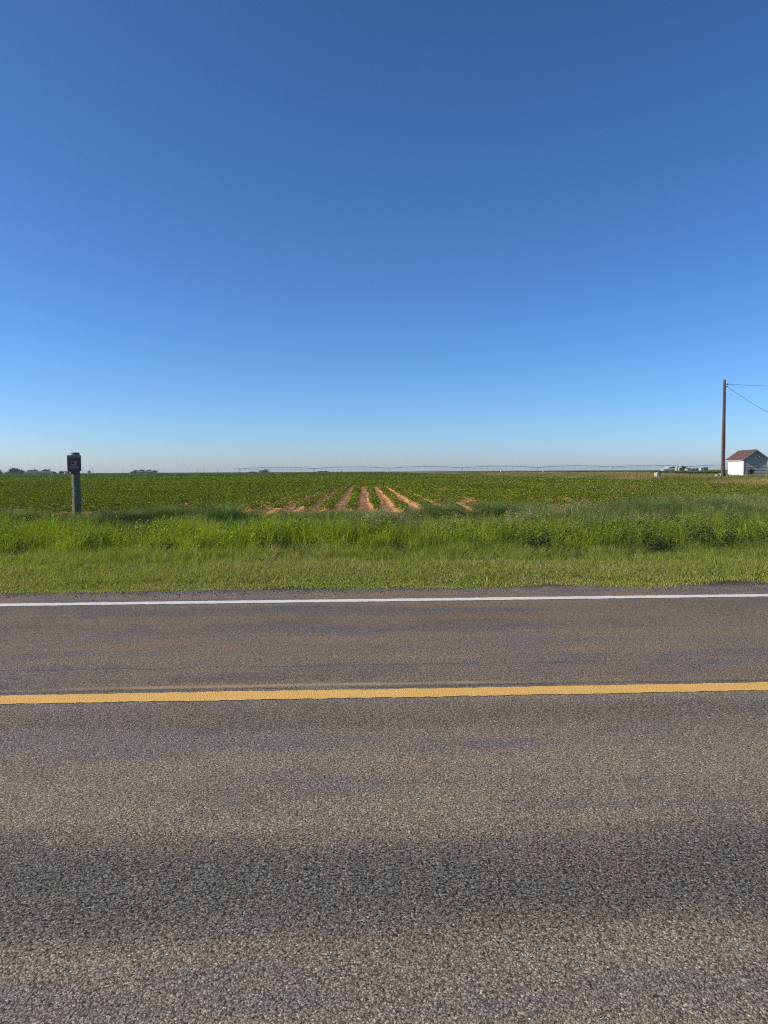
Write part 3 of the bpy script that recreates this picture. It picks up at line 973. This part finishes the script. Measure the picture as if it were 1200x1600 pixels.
# ------------------------------------------------------------------ marker post with its sign
def marker_post():
    D = 24.0
    x, y = place(119.5, D)
    g = tz(x, y)
    r = root('marker_post', (x, y, g), 'round weathered wooden post with dark brown square sign in the weeds', 'marker post', R(4))
    b = bmesh.new()
    H = height(119, 709.5, D) - g
    n, sides = 26, 28
    rings = []
    for i in range(n + 1):
        z = -.3 + (H + .3) * i / n
        rad = .138 - .014 * i / n
        rings.append([b.verts.new(((rad + .004 * math.sin(7 * t + z * 1.3) + random.uniform(-.0015, .0015)) * math.cos(t),
                                   (rad + .004 * math.sin(7 * t + z * 1.3)) * math.sin(t), z)) for t in (2 * math.pi * k / sides for k in range(sides))])
    for a, c in zip(rings, rings[1:]):
        for k in range(sides):
            b.faces.new((a[k], a[(k + 1) % sides], c[(k + 1) % sides], c[k]))
    b.faces.new(rings[-1])
    bm_obj('post', b, M_POSTWOOD, r, True)
    b = bmesh.new()
    tube(b, [(0, 0, H - .085), (0, 0, H + .035), (0, 0, H + .045)], [.131, .131, .118], 28)
    bm_obj('cap', b, M_CAP, r)
    zt, zb = height(119, 712, D) - g, height(119, 736.3, D) - g
    w = .212
    zl = zb - .10
    b = bmesh.new()
    o = [(-w, zt), (-w, zb + .02), (-w + .02, zb), (-.13, zb - .012), (-.10, zl), (.11, zl), (.125, zb - .012), (w - .02, zb), (w, zb + .02), (w, zt)]
    prism(b, o, -.162, -.140)
    s = bm_obj('sign_panel', b, M_SIGN, r)
    b = bmesh.new()
    box(b, (-w - .004, -.166, zt - .075), (w + .004, -.136, zt + .008), .004)
    bm_obj('top_band', b, M_SIGNBAR, s)
    # ring shaped emblem with an opening and a small crescent inside
    zc = zb + .275
    b = bmesh.new()
    def arc(rad, wd, t0, t1, k=26):
        pts = [(t0 + (t1 - t0) * i / k) for i in range(k + 1)]
        out = [((rad + wd) * math.cos(t), zc + (rad + wd) * math.sin(t)) for t in pts]
        inn = [((rad - wd) * math.cos(t), zc + (rad - wd) * math.sin(t)) for t in pts]
        for i in range(k):
            prism(b, [out[i], out[i + 1], inn[i + 1], inn[i]], -.1655, -.1610)
    arc(.088, .012, R(-160), R(-20)); arc(.088, .010, R(-8), R(28)); arc(.088, .009, R(150), R(192))
    arc(.045, .012, R(-75), R(135))
    bm_obj('emblem', b, M_PALE, s)
    b = bmesh.new()
    box(b, (-.175, -.1645, zb + .150), (.175, -.1612, zb + .156))
    bm_obj('rule', b, M_PALE, s)
    b = bmesh.new()
    xx = -.150
    while xx < .145:                              # a worn line of small letters, too far off to read
        wd = random.uniform(.012, .022)
        box(b, (xx, -.1645, zb + .098 + random.uniform(0, .006)), (xx + wd, -.1612, zb + .128))
        xx += wd + .006
    bm_obj('lettering', b, M_PALE, s)
    b = bmesh.new()
    for (cx, cz, wd, hh) in ((-.005, 1.30, .014, .10), (.030, 1.30, .014, .10), (-.010, 1.13, .014, .11), (.028, 1.13, .014, .11), (.009, 1.18, .028, .013), (.009, 1.125, .028, .013), (.009, 1.078, .028, .013)):
        yy = -math.sqrt(.134 ** 2 - cx ** 2) - .004
        if (cx, cz) in ((.030, 1.30), (-.010, 1.13)):
            bm_obj('painted_mark', b, M_PAINTMARK, r)
            b = bmesh.new()
        box(b, (cx - wd / 2, yy - .003, cz - hh / 2), (cx + wd / 2, yy + .012, cz + hh / 2))
    bm_obj('painted_mark', b, M_PAINTMARK, r)
    for (ang, cz, hh) in ((R(205), 1.31, .11), (R(203), 1.13, .13), (R(212), 1.02, .05)):
        b = bmesh.new()
        for k in range(3):
            a = ang + k * .10
            cx, cy = .135 * math.cos(a), .135 * math.sin(a)
            zz = cz + (k - 1) * .03 * (-1 if cz > 1.2 else 1)
            box(b, (cx - .007, cy - .006, zz - hh / 3), (cx + .007, cy + .006, zz + hh / 3))
        bm_obj('painted_mark', b, M_PAINTMARK, r)
marker_post()

# ------------------------------------------------------------------ utility pole and its wires
def utility_pole():
    D = 95.0
    x, y = place(1129, D)
    g = tz(x, y)
    H = height(1133, 595, D) - g
    r = root('utility_pole', (x, y, g), 'tall bare dark wooden utility pole standing left of the white shed', 'utility pole')
    b = bmesh.new()
    tube(b, [(0, 0, -.5)] + [(.01 * math.sin(i), 0, H * i / 12) for i in range(13)], [.235] + [.235 - .075 * i / 12 for i in range(13)], 16)
    bm_obj('pole', b, M_POLEWOOD, r, True)
    tops = []
    for k, (dx, dz) in enumerate(((.42, -.55), (.34, -.85))):
        b = bmesh.new()
        tube(b, [(.1, 0, H + dz), (dx, 0, H + dz)], .025, 8)
        tube(b, [(dx, 0, H + dz - .09), (dx, 0, H + dz - .05), (dx, 0, H + dz + .02), (dx, 0, H + dz + .09)], [.05, .085, .06, .085], 12)
        bm_obj('insulator', b, M_GLASSCERAMIC, r)
        tops.append(Vector((x + dx, y, g + H + dz)))
    b = bmesh.new()
    tube(b, [(.24, -.02, H * .30), (.19, -.02, H * .62), (.155, -.02, H - .9)], .018, 6)
    bm_obj('ground_wire', b, M_WIRE, r)
    return tops
tops = utility_pole()
def wire(a, e, sag, rad, lab):
    b = bmesh.new()
    tube(b, [a.lerp(e, t) - Vector((0, 0, sag * 4 * t * (1 - t))) for t in (i / 24 for i in range(25))], rad, 6)
    tag(bm_obj('overhead_wire', b, M_WIRE), lab, 'wire', 'wires on the bare pole')
a0, a1 = tops
wire(a0, a0 + Vector((60, -4, 0.1)), .9, .017, 'upper overhead wire running almost level from the pole top')
wire(a1, a1 + Vector((11.5, 6, -4.0)), .28, .019, 'lower overhead wire slanting down from the pole above the shed')

# ------------------------------------------------------------------ the shed
def shed():
    D = 104.0
    x, y = place(1161, D)                        # its near left corner
    g = tz(x, y)
    rz = R(-6)
    r = root('wooden_shed', (x, y, g), 'small white wooden shed with red brown gable roof beside the pole', 'shed', rz)
    wx, ly = 3.25, 5.4                           # gable width, length going back
    hz = height(1161, 716.8, D) - g
    hp = hz + 1.18
    zb = .30
    # left long wall
    b = bmesh.new()
    box(b, (0, .004, zb), (.10, ly, hz))
    for k in range(14):
        box(b, (-.012, .004, zb + .02 + k * (hz - zb) / 14), (0.001, ly, zb + (k + .93) * (hz - zb) / 14))
    bm_obj('side_wall', b, M_WHITEWALL, r)
    b = bmesh.new()
    box(b, (wx - .10, .004, zb), (wx, ly, hz))
    bm_obj('side_wall', b, M_WHITEWALL, r)
    # gable walls with lapped boards
    def gable(y0, outward):
        b = bmesh.new()
        prism(b, [(.101, zb), (wx - .101, zb), (wx - .101, hz), (wx / 2, hp - .09), (.101, hz)], y0, y0 + .08 * -outward)
        n = 9
        bh = (hp - .1 - zb) / n
        for k in range(n):
            z0, z1 = zb + k * bh, zb + (k + 1) * bh - .012
            def half(z):
                return wx / 2 if z <= hz else max(.03, wx / 2 * (hp - .09 - z) / (hp - .09 - hz))
            e0, e1 = half(z0), half(z1)
            q = [b.verts.new(p) for p in ((wx / 2 - e0, y0 + outward * .055, z0), (wx / 2 + e0, y0 + outward * .055, z0), (wx / 2 + e1, y0 + outward * .012, z1), (wx / 2 - e1, y0 + outward * .012, z1))]
            b.faces.new(q)
            u = [b.verts.new(p) for p in ((wx / 2 - e0, y0, z0), (wx / 2 + e0, y0, z0))]
            b.faces.new((q[0], q[1], u[1], u[0]))
        return bm_obj('gable_wall', b, M_SHADEWALL, r)
    gw = gable(0.0, -1)
    gable(ly, 1)
    # roof: two thick slopes with overhang
    ov, oe = .38, .34
    sl = (hp - hz) / (wx / 2)
    th = .10
    b = bmesh.new()
    for sgn in (-1, 1):
        ex = wx / 2 + sgn * (wx / 2 + oe)
        ez = hz - oe * sl
        n = 9
        for k in range(n):                       # shingle courses
            t0, t1 = k / n, (k + 1) / n
            xa, za = ex + (wx / 2 - ex) * t0, ez + (hp - ez) * t0
            xb, zc = ex + (wx / 2 - ex) * t1, ez + (hp - ez) * t1
            prism(b, [(xa, za + th - .02), (xa, za + th + .022), (xb, zc + th + .004), (xb, zc + th - .02)], -ov, ly + ov)
    bm_obj('roof', b, M_ROOF, r)
    b = bmesh.new()
    for sgn in (-1, 1):
        ex = wx / 2 + sgn * (wx / 2 + oe - .02)
        ez = hz - (oe - .02) * sl
        prism(b, [(ex, ez + .01), (ex, ez + .078), (wx / 2, hp + .078), (wx / 2, hp + .01)], -ov + .02, ly + ov - .02)
    bm_obj('roof_deck', b, M_TRIM, r)
    for y0 in (-ov - .022, ly + ov):
        for sgn in (-1, 1):
            b = bmesh.new()
            ex = wx / 2 + sgn * (wx / 2 + oe + .01)
            ez = hz - (oe + .01) * sl
            prism(b, [(ex, ez - .07), (ex, ez + .10), (wx / 2 + sgn * .001, hp + .10), (wx / 2 + sgn * .001, hp - .07)], y0, y0 + .022)
            bm_obj('rake_board', b, M_RAKE, r)
    for k in range(8):
        yy = .05 + k * (ly - .15) / 7
        b = bmesh.new()
        xa, za = -oe + .03, hz - (oe - .03) * sl
        prism(b, [(xa, za - .10), (xa, za + .008), (-.014, hz + .002), (-.014, hz - .10)], yy, yy + .06)
        bm_obj('rafter_tail', b, M_TRIM, r)
    b = bmesh.new()
    box(b, (-.03, -.075, zb - .01), (.075, -.058, hz - .05))
    box(b, (-.03, -.058, zb - .01), (-.014, .06, hz - .05))
    bm_obj('corner_board', b, M_TRIM, r)
    b = bmesh.new()
    box(b, (wx - .075, -.075, zb - .01), (wx + .02, -.058, hz - .05))
    bm_obj('corner_board', b, M_TRIM, r)
    b = bmesh.new()
    box(b, (-.05, -.05, -.3), (wx + .05, ly + .05, zb - .003))
    bm_obj('footing', b, M_BRICK, r)
    # small fitting high on the gable
    zf = hz + .05
    b = bmesh.new()
    box(b, (1.98, -.12, zf + .18), (2.10, -.060, zf + .34), .01)
    box(b, (2.01, -.20, zf + .28), (2.07, -.12, zf + .32))
    tube(b, [(2.04, -.20, zf + .30), (2.08, -.28, zf + .22)], [.05, .08], 10)
    bm_obj('lamp_bracket', b, M_PALE, r)
    for (px_, pz) in ((1.62, .16), (1.86, .30), (2.25, -.10), (2.05, -.32), (1.75, -.05), (2.32, .12)):
        b = bmesh.new()
        box(b, (px_, -.068, zf + pz), (px_ + .05, -.058, zf + pz + .05))
        bm_obj('paint_chip', b, M_TRIM, r)
shed()

# ------------------------------------------------------------------ block, stones, bushes near the shed
def rough_block(name, x, y, z, sx, sy, sz, mat, lab, cat, rz=0, group=None):
    b = bmesh.new()
    bmesh.ops.create_cube(b, size=1)
    bmesh.ops.bevel(b, geom=b.edges[:], offset=.12, segments=2, affect='EDGES')
    bmesh.ops.subdivide_edges(b, edges=b.edges[:], cuts=2, use_grid_fill=True)
    for v in b.verts:
        v.co += Vector((random.uniform(-1, 1), random.uniform(-1, 1), random.uniform(-1, 1))) * .025
        v.co.x *= sx; v.co.y *= sy; v.co.z *= sz
    o = bm_obj(name, b, mat)
    o.location = (x, y, z + sz * .40)
    o.rotation_euler = (0, 0, rz)
    return tag(o, lab, cat, group)
x, y = place(1027, 100)
rough_block('concrete_block', x, y, tz(x, y) + .05, .70, .65, .85, M_CONCRETE, 'pale square concrete block standing alone in the dry grass', 'concrete block', .5)
for k, (px, s, lab) in enumerate(((1121, .42, 'pale stone in the grass on the far left of the pole base'), (1124.5, .55, 'larger pale stone leaning near the pole base'), (1135, .4, 'pale stone between the pole base and the shed'))):
    x, y = place(px, 93 + k)
    rough_block('stone', x, y, tz(x, y) + .32, s, s * .9, s * .7, M_CONCRETE, lab, 'stone', k, 'pale stones round the pole base')

def crown_parts(g, n, rx, ry, rz, cz, size, dark, lite, lobes=16):
    cs = g.normal(size=(lobes, 3)); cs /= np.linalg.norm(cs, axis=1)[:, None]
    cs *= (.25 + .42 * g.random(lobes))[:, None]
    li = g.integers(0, lobes, n)
    d = g.normal(size=(n, 3)); d /= np.linalg.norm(d, axis=1)[:, None]
    p = cs[li] + d * (.52 * g.random(n) ** .45)[:, None]
    p[:, 2] = np.maximum(p[:, 2], -.85)
    p = p * [rx, ry, rz] + [0, 0, cz]
    col = lerp(dark, lite, np.clip(g.random(n) * .6 + .4 * g.random(lobes)[li], 0, 1))
    return leaves(p, size * (.6 + .8 * g.random(n)), col, .3, .7)

def tree(name, x, y, hgt, rx, lab, cat, seed, dark=(.030, .048, .020), lite=(.065, .095, .035), size=.7, n=700, low=.12, group=None, ry=None):
    g = np.random.default_rng(seed)
    z = tz(x, y)
    r = root(name, (x, y, z), lab, cat, g.random() * 6.28 if ry is None else 0, group)
    b = bmesh.new()
    t = max(.04, hgt * .022)
    tube(b, [(0, 0, -.2), (0, 0, hgt * .3), (.02 * hgt, 0, hgt * .7)], [t * 1.3, t, t * .3], 8)
    for k in range(5):
        a = k * 1.26 + g.random()
        tube(b, [(0, 0, hgt * (.2 + .08 * k)), (math.cos(a) * rx * .35, math.sin(a) * rx * .35, hgt * (.42 + .07 * k)), (math.cos(a) * rx * .65, math.sin(a) * rx * .65, hgt * (.55 + .06 * k))], [t * .6, t * .4, t * .12], 6)
    bm_obj('trunk', b, M_BARK, r)
    cz = hgt * (1 + low) / 2
    v, f, c = crown_parts(g, n, rx, ry or rx, hgt * (1 - low) / 2, cz, size, dark, lite)
    mesh_np('crown', v, f, M_PLANT, r, c)
    return r

x, y = place(1197.5, 106)
tree('green_bush', x, y, 2.0, 1.15, 'bright green bush against the right side of the shed', 'bush', 201, (.05, .085, .02), (.11, .17, .035), .16, 2200, .0)
x, y = place(1173, 102.4)
tree('dark_bush', x, y, 1.5, .55, 'small dark bush in front of the shed gable wall', 'bush', 202, (.03, .045, .03), (.06, .085, .05), .12, 700, .0)
x, y = place(1225, 110)
tree('yard_tree', x, y, 5.2, 2.6, 'tree at the right edge with one branch reaching past the shed', 'tree', 203, (.035, .06, .02), (.08, .12, .035), .22, 2600, .3)
# scrub beyond the dry strip
for k, (px, d, h, w, lab) in enumerate(((1100, 150, .75, 4.5, 'wide dark scrub bush left of the pole'), (1085, 165, .7, 4.5, 'dark scrub bush below the far white box'),
                                        (1118, 140, .75, 3.2, 'dark scrub bush right beside the pole'), (1060, 190, .7, 5.0, 'scrub bush below the far round tree'),
                                        (905, 300, .8, 9, 'long low scrub left of the concrete block'), (1035, 230, .7, 5, 'low scrub bush above the concrete block'))):
    x, y = place(px, d)
    tree('scrub_bush', x, y, h, w, lab, 'bush', 210 + k, (.03, .055, .02), (.07, .10, .035), .4, 900, .0, 'scrub beyond the dry grass', ry=w * .5)

# ------------------------------------------------------------------ centre pivot sprinkler
def pivot():
    D = 540.0
    joints = [375, 491, 608, 722.5, 840, 957, 1073, 1190, 1300]
    P = [Vector((*place(px, D), 0)) for px in joints]
    r = root('irrigation_pivot', (P[0].x, P[0].y, 0), 'long wheeled sprinkler pipe with arched spans crossing the far field', 'irrigation machine')
    o0 = P[0].copy()
    zt = 3.8
    ax = (P[-1] - P[0]).normalized()
    pr = Vector((-ax.y, ax.x, 0))
    def arch(a, e, t, rise=1.15):
        return a.lerp(e, t) + Vector((0, 0, zt + rise * 4 * t * (1 - t)))
    for a, e in zip(P, P[1:]):
        a, e = a - o0, e - o0
        b = bmesh.new()
        N = 12
        tube(b, [arch(a, e, i / N) for i in range(N + 1)], .155, 6)
        for i in range(1, N):
            p = arch(a, e, i / N)
            low = arch(a, e, i / N, .1) - Vector((0, 0, .25 + 1.0 * 4 * (i / N) * (1 - i / N) * .4))
            if i % 2 == 0:
                for s in (-1, 1):
                    tube(b, [p, low + pr * .7 * s], .03, 4, False)
        for s in (-1, 1):
            tube(b, [arch(a, e, .02)] + [arch(a, e, i / N, .1) - Vector((0, 0, .25 + 1.6 * (i / N) * (1 - i / N))) + pr * .7 * s for i in range(2, N - 1, 2)] + [arch(a, e, .98)], .03, 4, False)
        sp = bm_obj('span', b, M_STEEL, r)
        for i in range(1, N):
            p = arch(a, e, i / N)
            b = bmesh.new()
            tube(b, [p, Vector((p.x, p.y, 1.5))], .03, 4, False)
            bm_obj('drop_hose', b, M_WIRE, sp)
    b = bmesh.new()
    e = -ax * 5.0
    tube(b, [Vector((0, 0, zt)), e + Vector((0, 0, zt + .3))], .09, 6)
    tube(b, [Vector((0, 0, zt + 1.0)), e + Vector((0, 0, zt + .3))], .03, 4)
    bm_obj('end_boom', b, M_STEEL, r)
    for p in P:
        q = p - o0
        b = bmesh.new()
        for s in (-1, 1):
            for t in (-.6, .6):
                tube(b, [q + ax * t + Vector((0, 0, zt)), q + pr * 1.9 * s + ax * t * .3 + Vector((0, 0, .75))], .06, 5)
        tube(b, [q - pr * 1.9 + Vector((0, 0, .75)), q + pr * 1.9 + Vector((0, 0, .75))], .08, 6)
        tube(b, [q - ax * .9 + Vector((0, 0, zt - .5)), q + ax * .9 + Vector((0, 0, zt - .5))], .05, 5)
        box(b, (q.x - .25, q.y - .25, zt - .1), (q.x + .25, q.y + .25, zt + .5))
        tw = bm_obj('tower', b, M_STEEL, r)
        for s in (-1, 1):
            b = bmesh.new()
            c = q + pr * 1.9 * s + Vector((0, 0, .62))
            tube(b, [c - ax * .15, c + ax * .15], .62, 16)
            bm_obj('wheel', b, M_TYRE, tw)
    r.location.z = 0
pivot()

# ------------------------------------------------------------------ far farmsteads
def gable_house(name, px0, px1, py_eave, py_ridge, d, lab, cat, wall, roof, along=True, depth=9.0, windows=2):
    x0, y0 = place(px0, d); x1, y1 = place(px1, d)
    w = math.hypot(x1 - x0, y1 - y0)
    g = tz(x0, y0)
    r = root(name, (x0, y0, g), lab, cat, math.atan2(y1 - y0, x1 - x0))
    pm = (px0 + px1) / 2
    he, hr = height(pm, py_eave, d) - g, height(pm, py_ridge, d) - g
    b = bmesh.new()
    box(b, (0, 0, -.3), (w, depth, he))
    if not along:
        prism(b, [(0, he), (w, he), (w / 2, hr - .06)], .0, depth)
    bm_obj('wall', b, wall, r)
    b = bmesh.new()
    if along:
        q = [b.verts.new(p) for p in ((-.4, -.5, he - .05), (w + .4, -.5, he - .05), (w + .4, depth / 2, hr), (-.4, depth / 2, hr), (-.4, depth + .5, he - .05), (w + .4, depth + .5, he - .05))]
        b.faces.new((q[0], q[1], q[2], q[3])); b.faces.new((q[3], q[2], q[5], q[4]))
        b.faces.new((q[0], q[3], q[4])); b.faces.new((q[1], q[5], q[2]))
        b.faces.new((q[0], q[4], q[5], q[1]))
    else:
        for s in (0, 1):
            xa = -.4 if s == 0 else w + .4
            prism(b, [(xa, he - .1), (xa, he + .12), (w / 2, hr + .12), (w / 2, hr - .04)], -.5, depth + .5)
    bm_obj('roof', b, roof, r)
    for k in range(windows):
        b = bmesh.new()
        cx = w * (k + .5) / windows
        box(b, (cx - .6, -.06, he * .38), (cx + .6, -.012, he * .72))
        bm_obj('window', b, M_GLASS, r)
    return r

DF = 900.0
FARDARK, FARLITE = (.030, .042, .024), (.062, .080, .042)
def far_tree(px, py_top, halfpx, d, lab, seed, kind='farm_tree', cat='tree', n=900, low=-.12, grp='trees of the far farms'):
    x, y = place(px, d)
    hgt = height(px, py_top, d) - tz(x, y)
    tree(kind, x, y, hgt, halfpx / F * d * 1.15, lab, cat, seed, FARDARK, FARLITE, hgt * .15, n, low, grp, ry=halfpx / F * d)
far_tree(-2, 731.5, 8, DF, 'dark far tree cut by the left edge of the photo', 301)
far_tree(23, 729.5, 8, DF, 'tallest pointed tree of the far left farm', 302)
far_tree(33, 733.5, 8, DF + 10, 'lower far tree on the right flank of the pointed tree', 303)
far_tree(11, 736, 5, DF + 6, 'low far bush between the edge tree and the pointed tree', 304, 'farm_bush', 'bush', 300)
far_tree(47, 733.3, 6, DF + 25, 'far flat topped tree behind the long grey roof, left half', 305)
far_tree(56, 733.4, 6, DF + 25, 'far flat topped tree behind the long grey roof, right half', 306)
far_tree(74, 731.8, 8, DF + 20, 'round far tree behind the right end of the long grey roof', 307)
far_tree(87, 737.0, 5, DF, 'low far bush at the right end of the long grey roof', 308, 'farm_bush', 'bush', 300)
far_tree(96.5, 735.3, 3.5, DF, 'small far tree left of the white tank', 309)
far_tree(64, 734.8, 4, DF + 30, 'small far tree between the flat topped trees and the round one', 310)
gable_house('long_barn', 38, 82, 738.2, 736.7, DF - 10, 'long low barn with pale grey roof on the far left', 'barn', M_WALLTAN, M_GREYROOF, True, 12, 3)
gable_house('farm_shed', 99.5, 107, 737.6, 736.0, DF + 15, 'small grey shed behind the white tank near the marker post', 'shed', M_WALLTAN, M_GREYROOF, True, 6, 1)

def tank(px, halfpx, py_top, d, lab, mat, name='tank', cat='tank'):
    x, y = place(px, d)
    h = height(px, py_top, d) - tz(x, y)
    rad = halfpx / F * d
    r = root(name, (x, y, tz(x, y)), lab, cat)
    b = bmesh.new()
    tube(b, [(0, 0, -.2), (0, 0, h * .8)], rad, 20)
    bm_obj('body', b, mat, r)
    b = bmesh.new()
    tube(b, [(0, 0, h * .8 + .003), (0, 0, h * .9), (0, 0, h)], [rad * 1.03, rad * .6, rad * .12], 20)
    bm_obj('lid', b, mat, r)
tank(103.2, 1.5, 737.3, DF - 60, 'small white tank left of the marker post on the skyline', M_FARMWHITE)
tank(140, 2.4, 735.0, DF, 'dark grey bin right of the marker post on the skyline', M_WALLTAN, 'grain_bin', 'grain bin')

# cluster right of the marker
far_tree(212, 733.8, 5, 1000, 'leftmost tree of the second far farm', 321)
far_tree(222, 733.0, 6, 1010, 'tallest tree of the second far farm', 322)
far_tree(233, 732.9, 6, 1010, 'wide tree right of the tallest one at the second far farm', 323)
far_tree(242, 734.2, 5, 1000, 'rightmost tree of the second far farm', 324)
far_tree(206.5, 736.2, 3.5, 1000, 'low bush at the left end of the second far farm', 325, 'farm_bush', 'bush', 250)
far_tree(251, 737.4, 4, 1000, 'low bush at the right end of the second far farm', 326, 'farm_bush', 'bush', 250)
gable_house('farm_house', 214, 238, 737.4, 735.7, 975, 'low grey farm house among the trees of the second far farm', 'house', M_WALLTAN, M_GREYROOF, True, 11, 4)
far_tree(415, 732.6, 10, 950, 'lone dome shaped dark tree on the skyline under the sprinkler', 331, n=900)
far_tree(395, 735.9, 8, 980, 'low hedge like trees left of the lone dome tree', 332)
far_tree(501, 735.3, 5, 1100, 'left low tree of the group under the second sprinkler tower', 333)
far_tree(509, 735.0, 6, 1100, 'right low tree of the group under the second sprinkler tower', 334)
far_tree(535, 735.6, 2.2, 1100, 'tiny far tree above the left furrows', 335, n=250)

# right farm
DR = 850.0
gable_house('white_barn', 1043.5, 1049.5, 732.0, 729.6, DR, 'white gable barn at the left end of the right farm', 'barn', M_FARMWHITE, M_FARMWHITE, False, 14, 1)
gable_house('low_white_shed', 1036.5, 1054, 733.2, 732.0, DR - 25, 'long low white shed in front of the white gable barn', 'shed', M_FARMWHITE, M_FARMWHITE, True, 8, 2)
tank(1057, 2.0, 728.4, DR, 'white silo left of the round dark tree', M_FARMWHITE, 'silo', 'silo')
tank(1060.5, 1.0, 730.6, DR - 8, 'short white silo beside the tall one', M_FARMWHITE, 'silo', 'silo')
far_tree(1051, 728.8, 3.6, DR + 15, 'dark tree between the white barn and the silo', 341)
far_tree(1069, 727.4, 4.2, DR + 10, 'round dark tree right of the white silo', 342, n=700)
far_tree(1064, 730.5, 3, DR + 15, 'small dark tree between the silo and the round tree', 343)
far_tree(1083, 730.6, 4, DR, 'left low dark tree beside the white box building', 344, n=350)
far_tree(1088.5, 730.4, 4, DR, 'right low dark tree beside the white box building', 345, n=350)
gable_house('white_cottage', 1073.5, 1080, 732.4, 731.2, DR - 15, 'small white cottage right of the round dark tree', 'house', M_FARMWHITE, M_GREYROOF, True, 7, 1)
gable_house('white_box_building', 1095, 1099.3, 731.2, 730.6, DR - 20, 'small square white building left of the green container', 'building', M_FARMWHITE, M_FARMWHITE, True, 6, 1)
gable_house('green_container', 1099.9, 1106, 730.6, 730.1, DR - 10, 'dull green container right of the square white building', 'container', M_GREENPAINT, M_GREENPAINT, True, 4, 0)
tank(783, 1.0, 734.6, 700, 'tiny white tank under the sprinkler right of the furrows', M_FARMWHITE)
tank(849, 1.1, 734.4, 600, 'tiny white tank at the foot of a sprinkler tower', M_FARMWHITE)

# faint power poles on the skyline
first = None
for k, (px, py, d) in enumerate(((131, 731.5, 1300), (146, 732, 1500), (193, 733.5, 1500), (247, 732.5, 1600), (257, 732, 1450), (309, 732.2, 1500), (320, 732, 1450), (341, 732, 1450), (1058.5, 726, 900))):
    x, y = place(px, d)
    h = height(px, py, d)
    if first is None:
        first = root('power_pole', (x, y, 0), '', '')
        b = bmesh.new(); tube(b, [(0, 0, -.3), (0, 0, 10)], [.24, .16], 8); bm_obj('pole', b, M_POLEWOOD, first)
        b = bmesh.new(); box(b, (-1.2, -.08, 9.2), (1.2, .08, 9.4)); bm_obj('crossarm', b, M_POLEWOOD, first)
        o = first
    else:
        o = copy_tree(first)
    o.location = (x, y, tz(x, y)); o.scale = (1, 1, h / 10)
    tag(o, 'faint power pole on the skyline' + (' behind the silos of the right farm' if k == 8 else (' of the left half'))
        , 'power pole', 'faint power poles on the skyline')

# ------------------------------------------------------------------ air
def haze(density):
    b = bmesh.new()
    box(b, (-5200, -380, -1.6), (5200, 5200, 22))
    m = bpy.data.materials.new('pale_air'); m.use_nodes = True
    nt = m.node_tree
    nt.nodes.remove(nt.nodes['Principled BSDF'])
    v = nt.nodes.new('ShaderNodeVolumePrincipled')
    v.inputs['Color'].default_value = (.80, .93, 1, 1)
    v.inputs['Density'].default_value = density
    v.inputs['Anisotropy'].default_value = .2
    nt.links.new(v.outputs[0], nt.nodes['Material Output'].inputs['Volume'])
    o = bm_obj('haze', b, m)
    tag(o, kind='stuff')
HAZE = 0.0001
if HAZE:
    haze(HAZE)
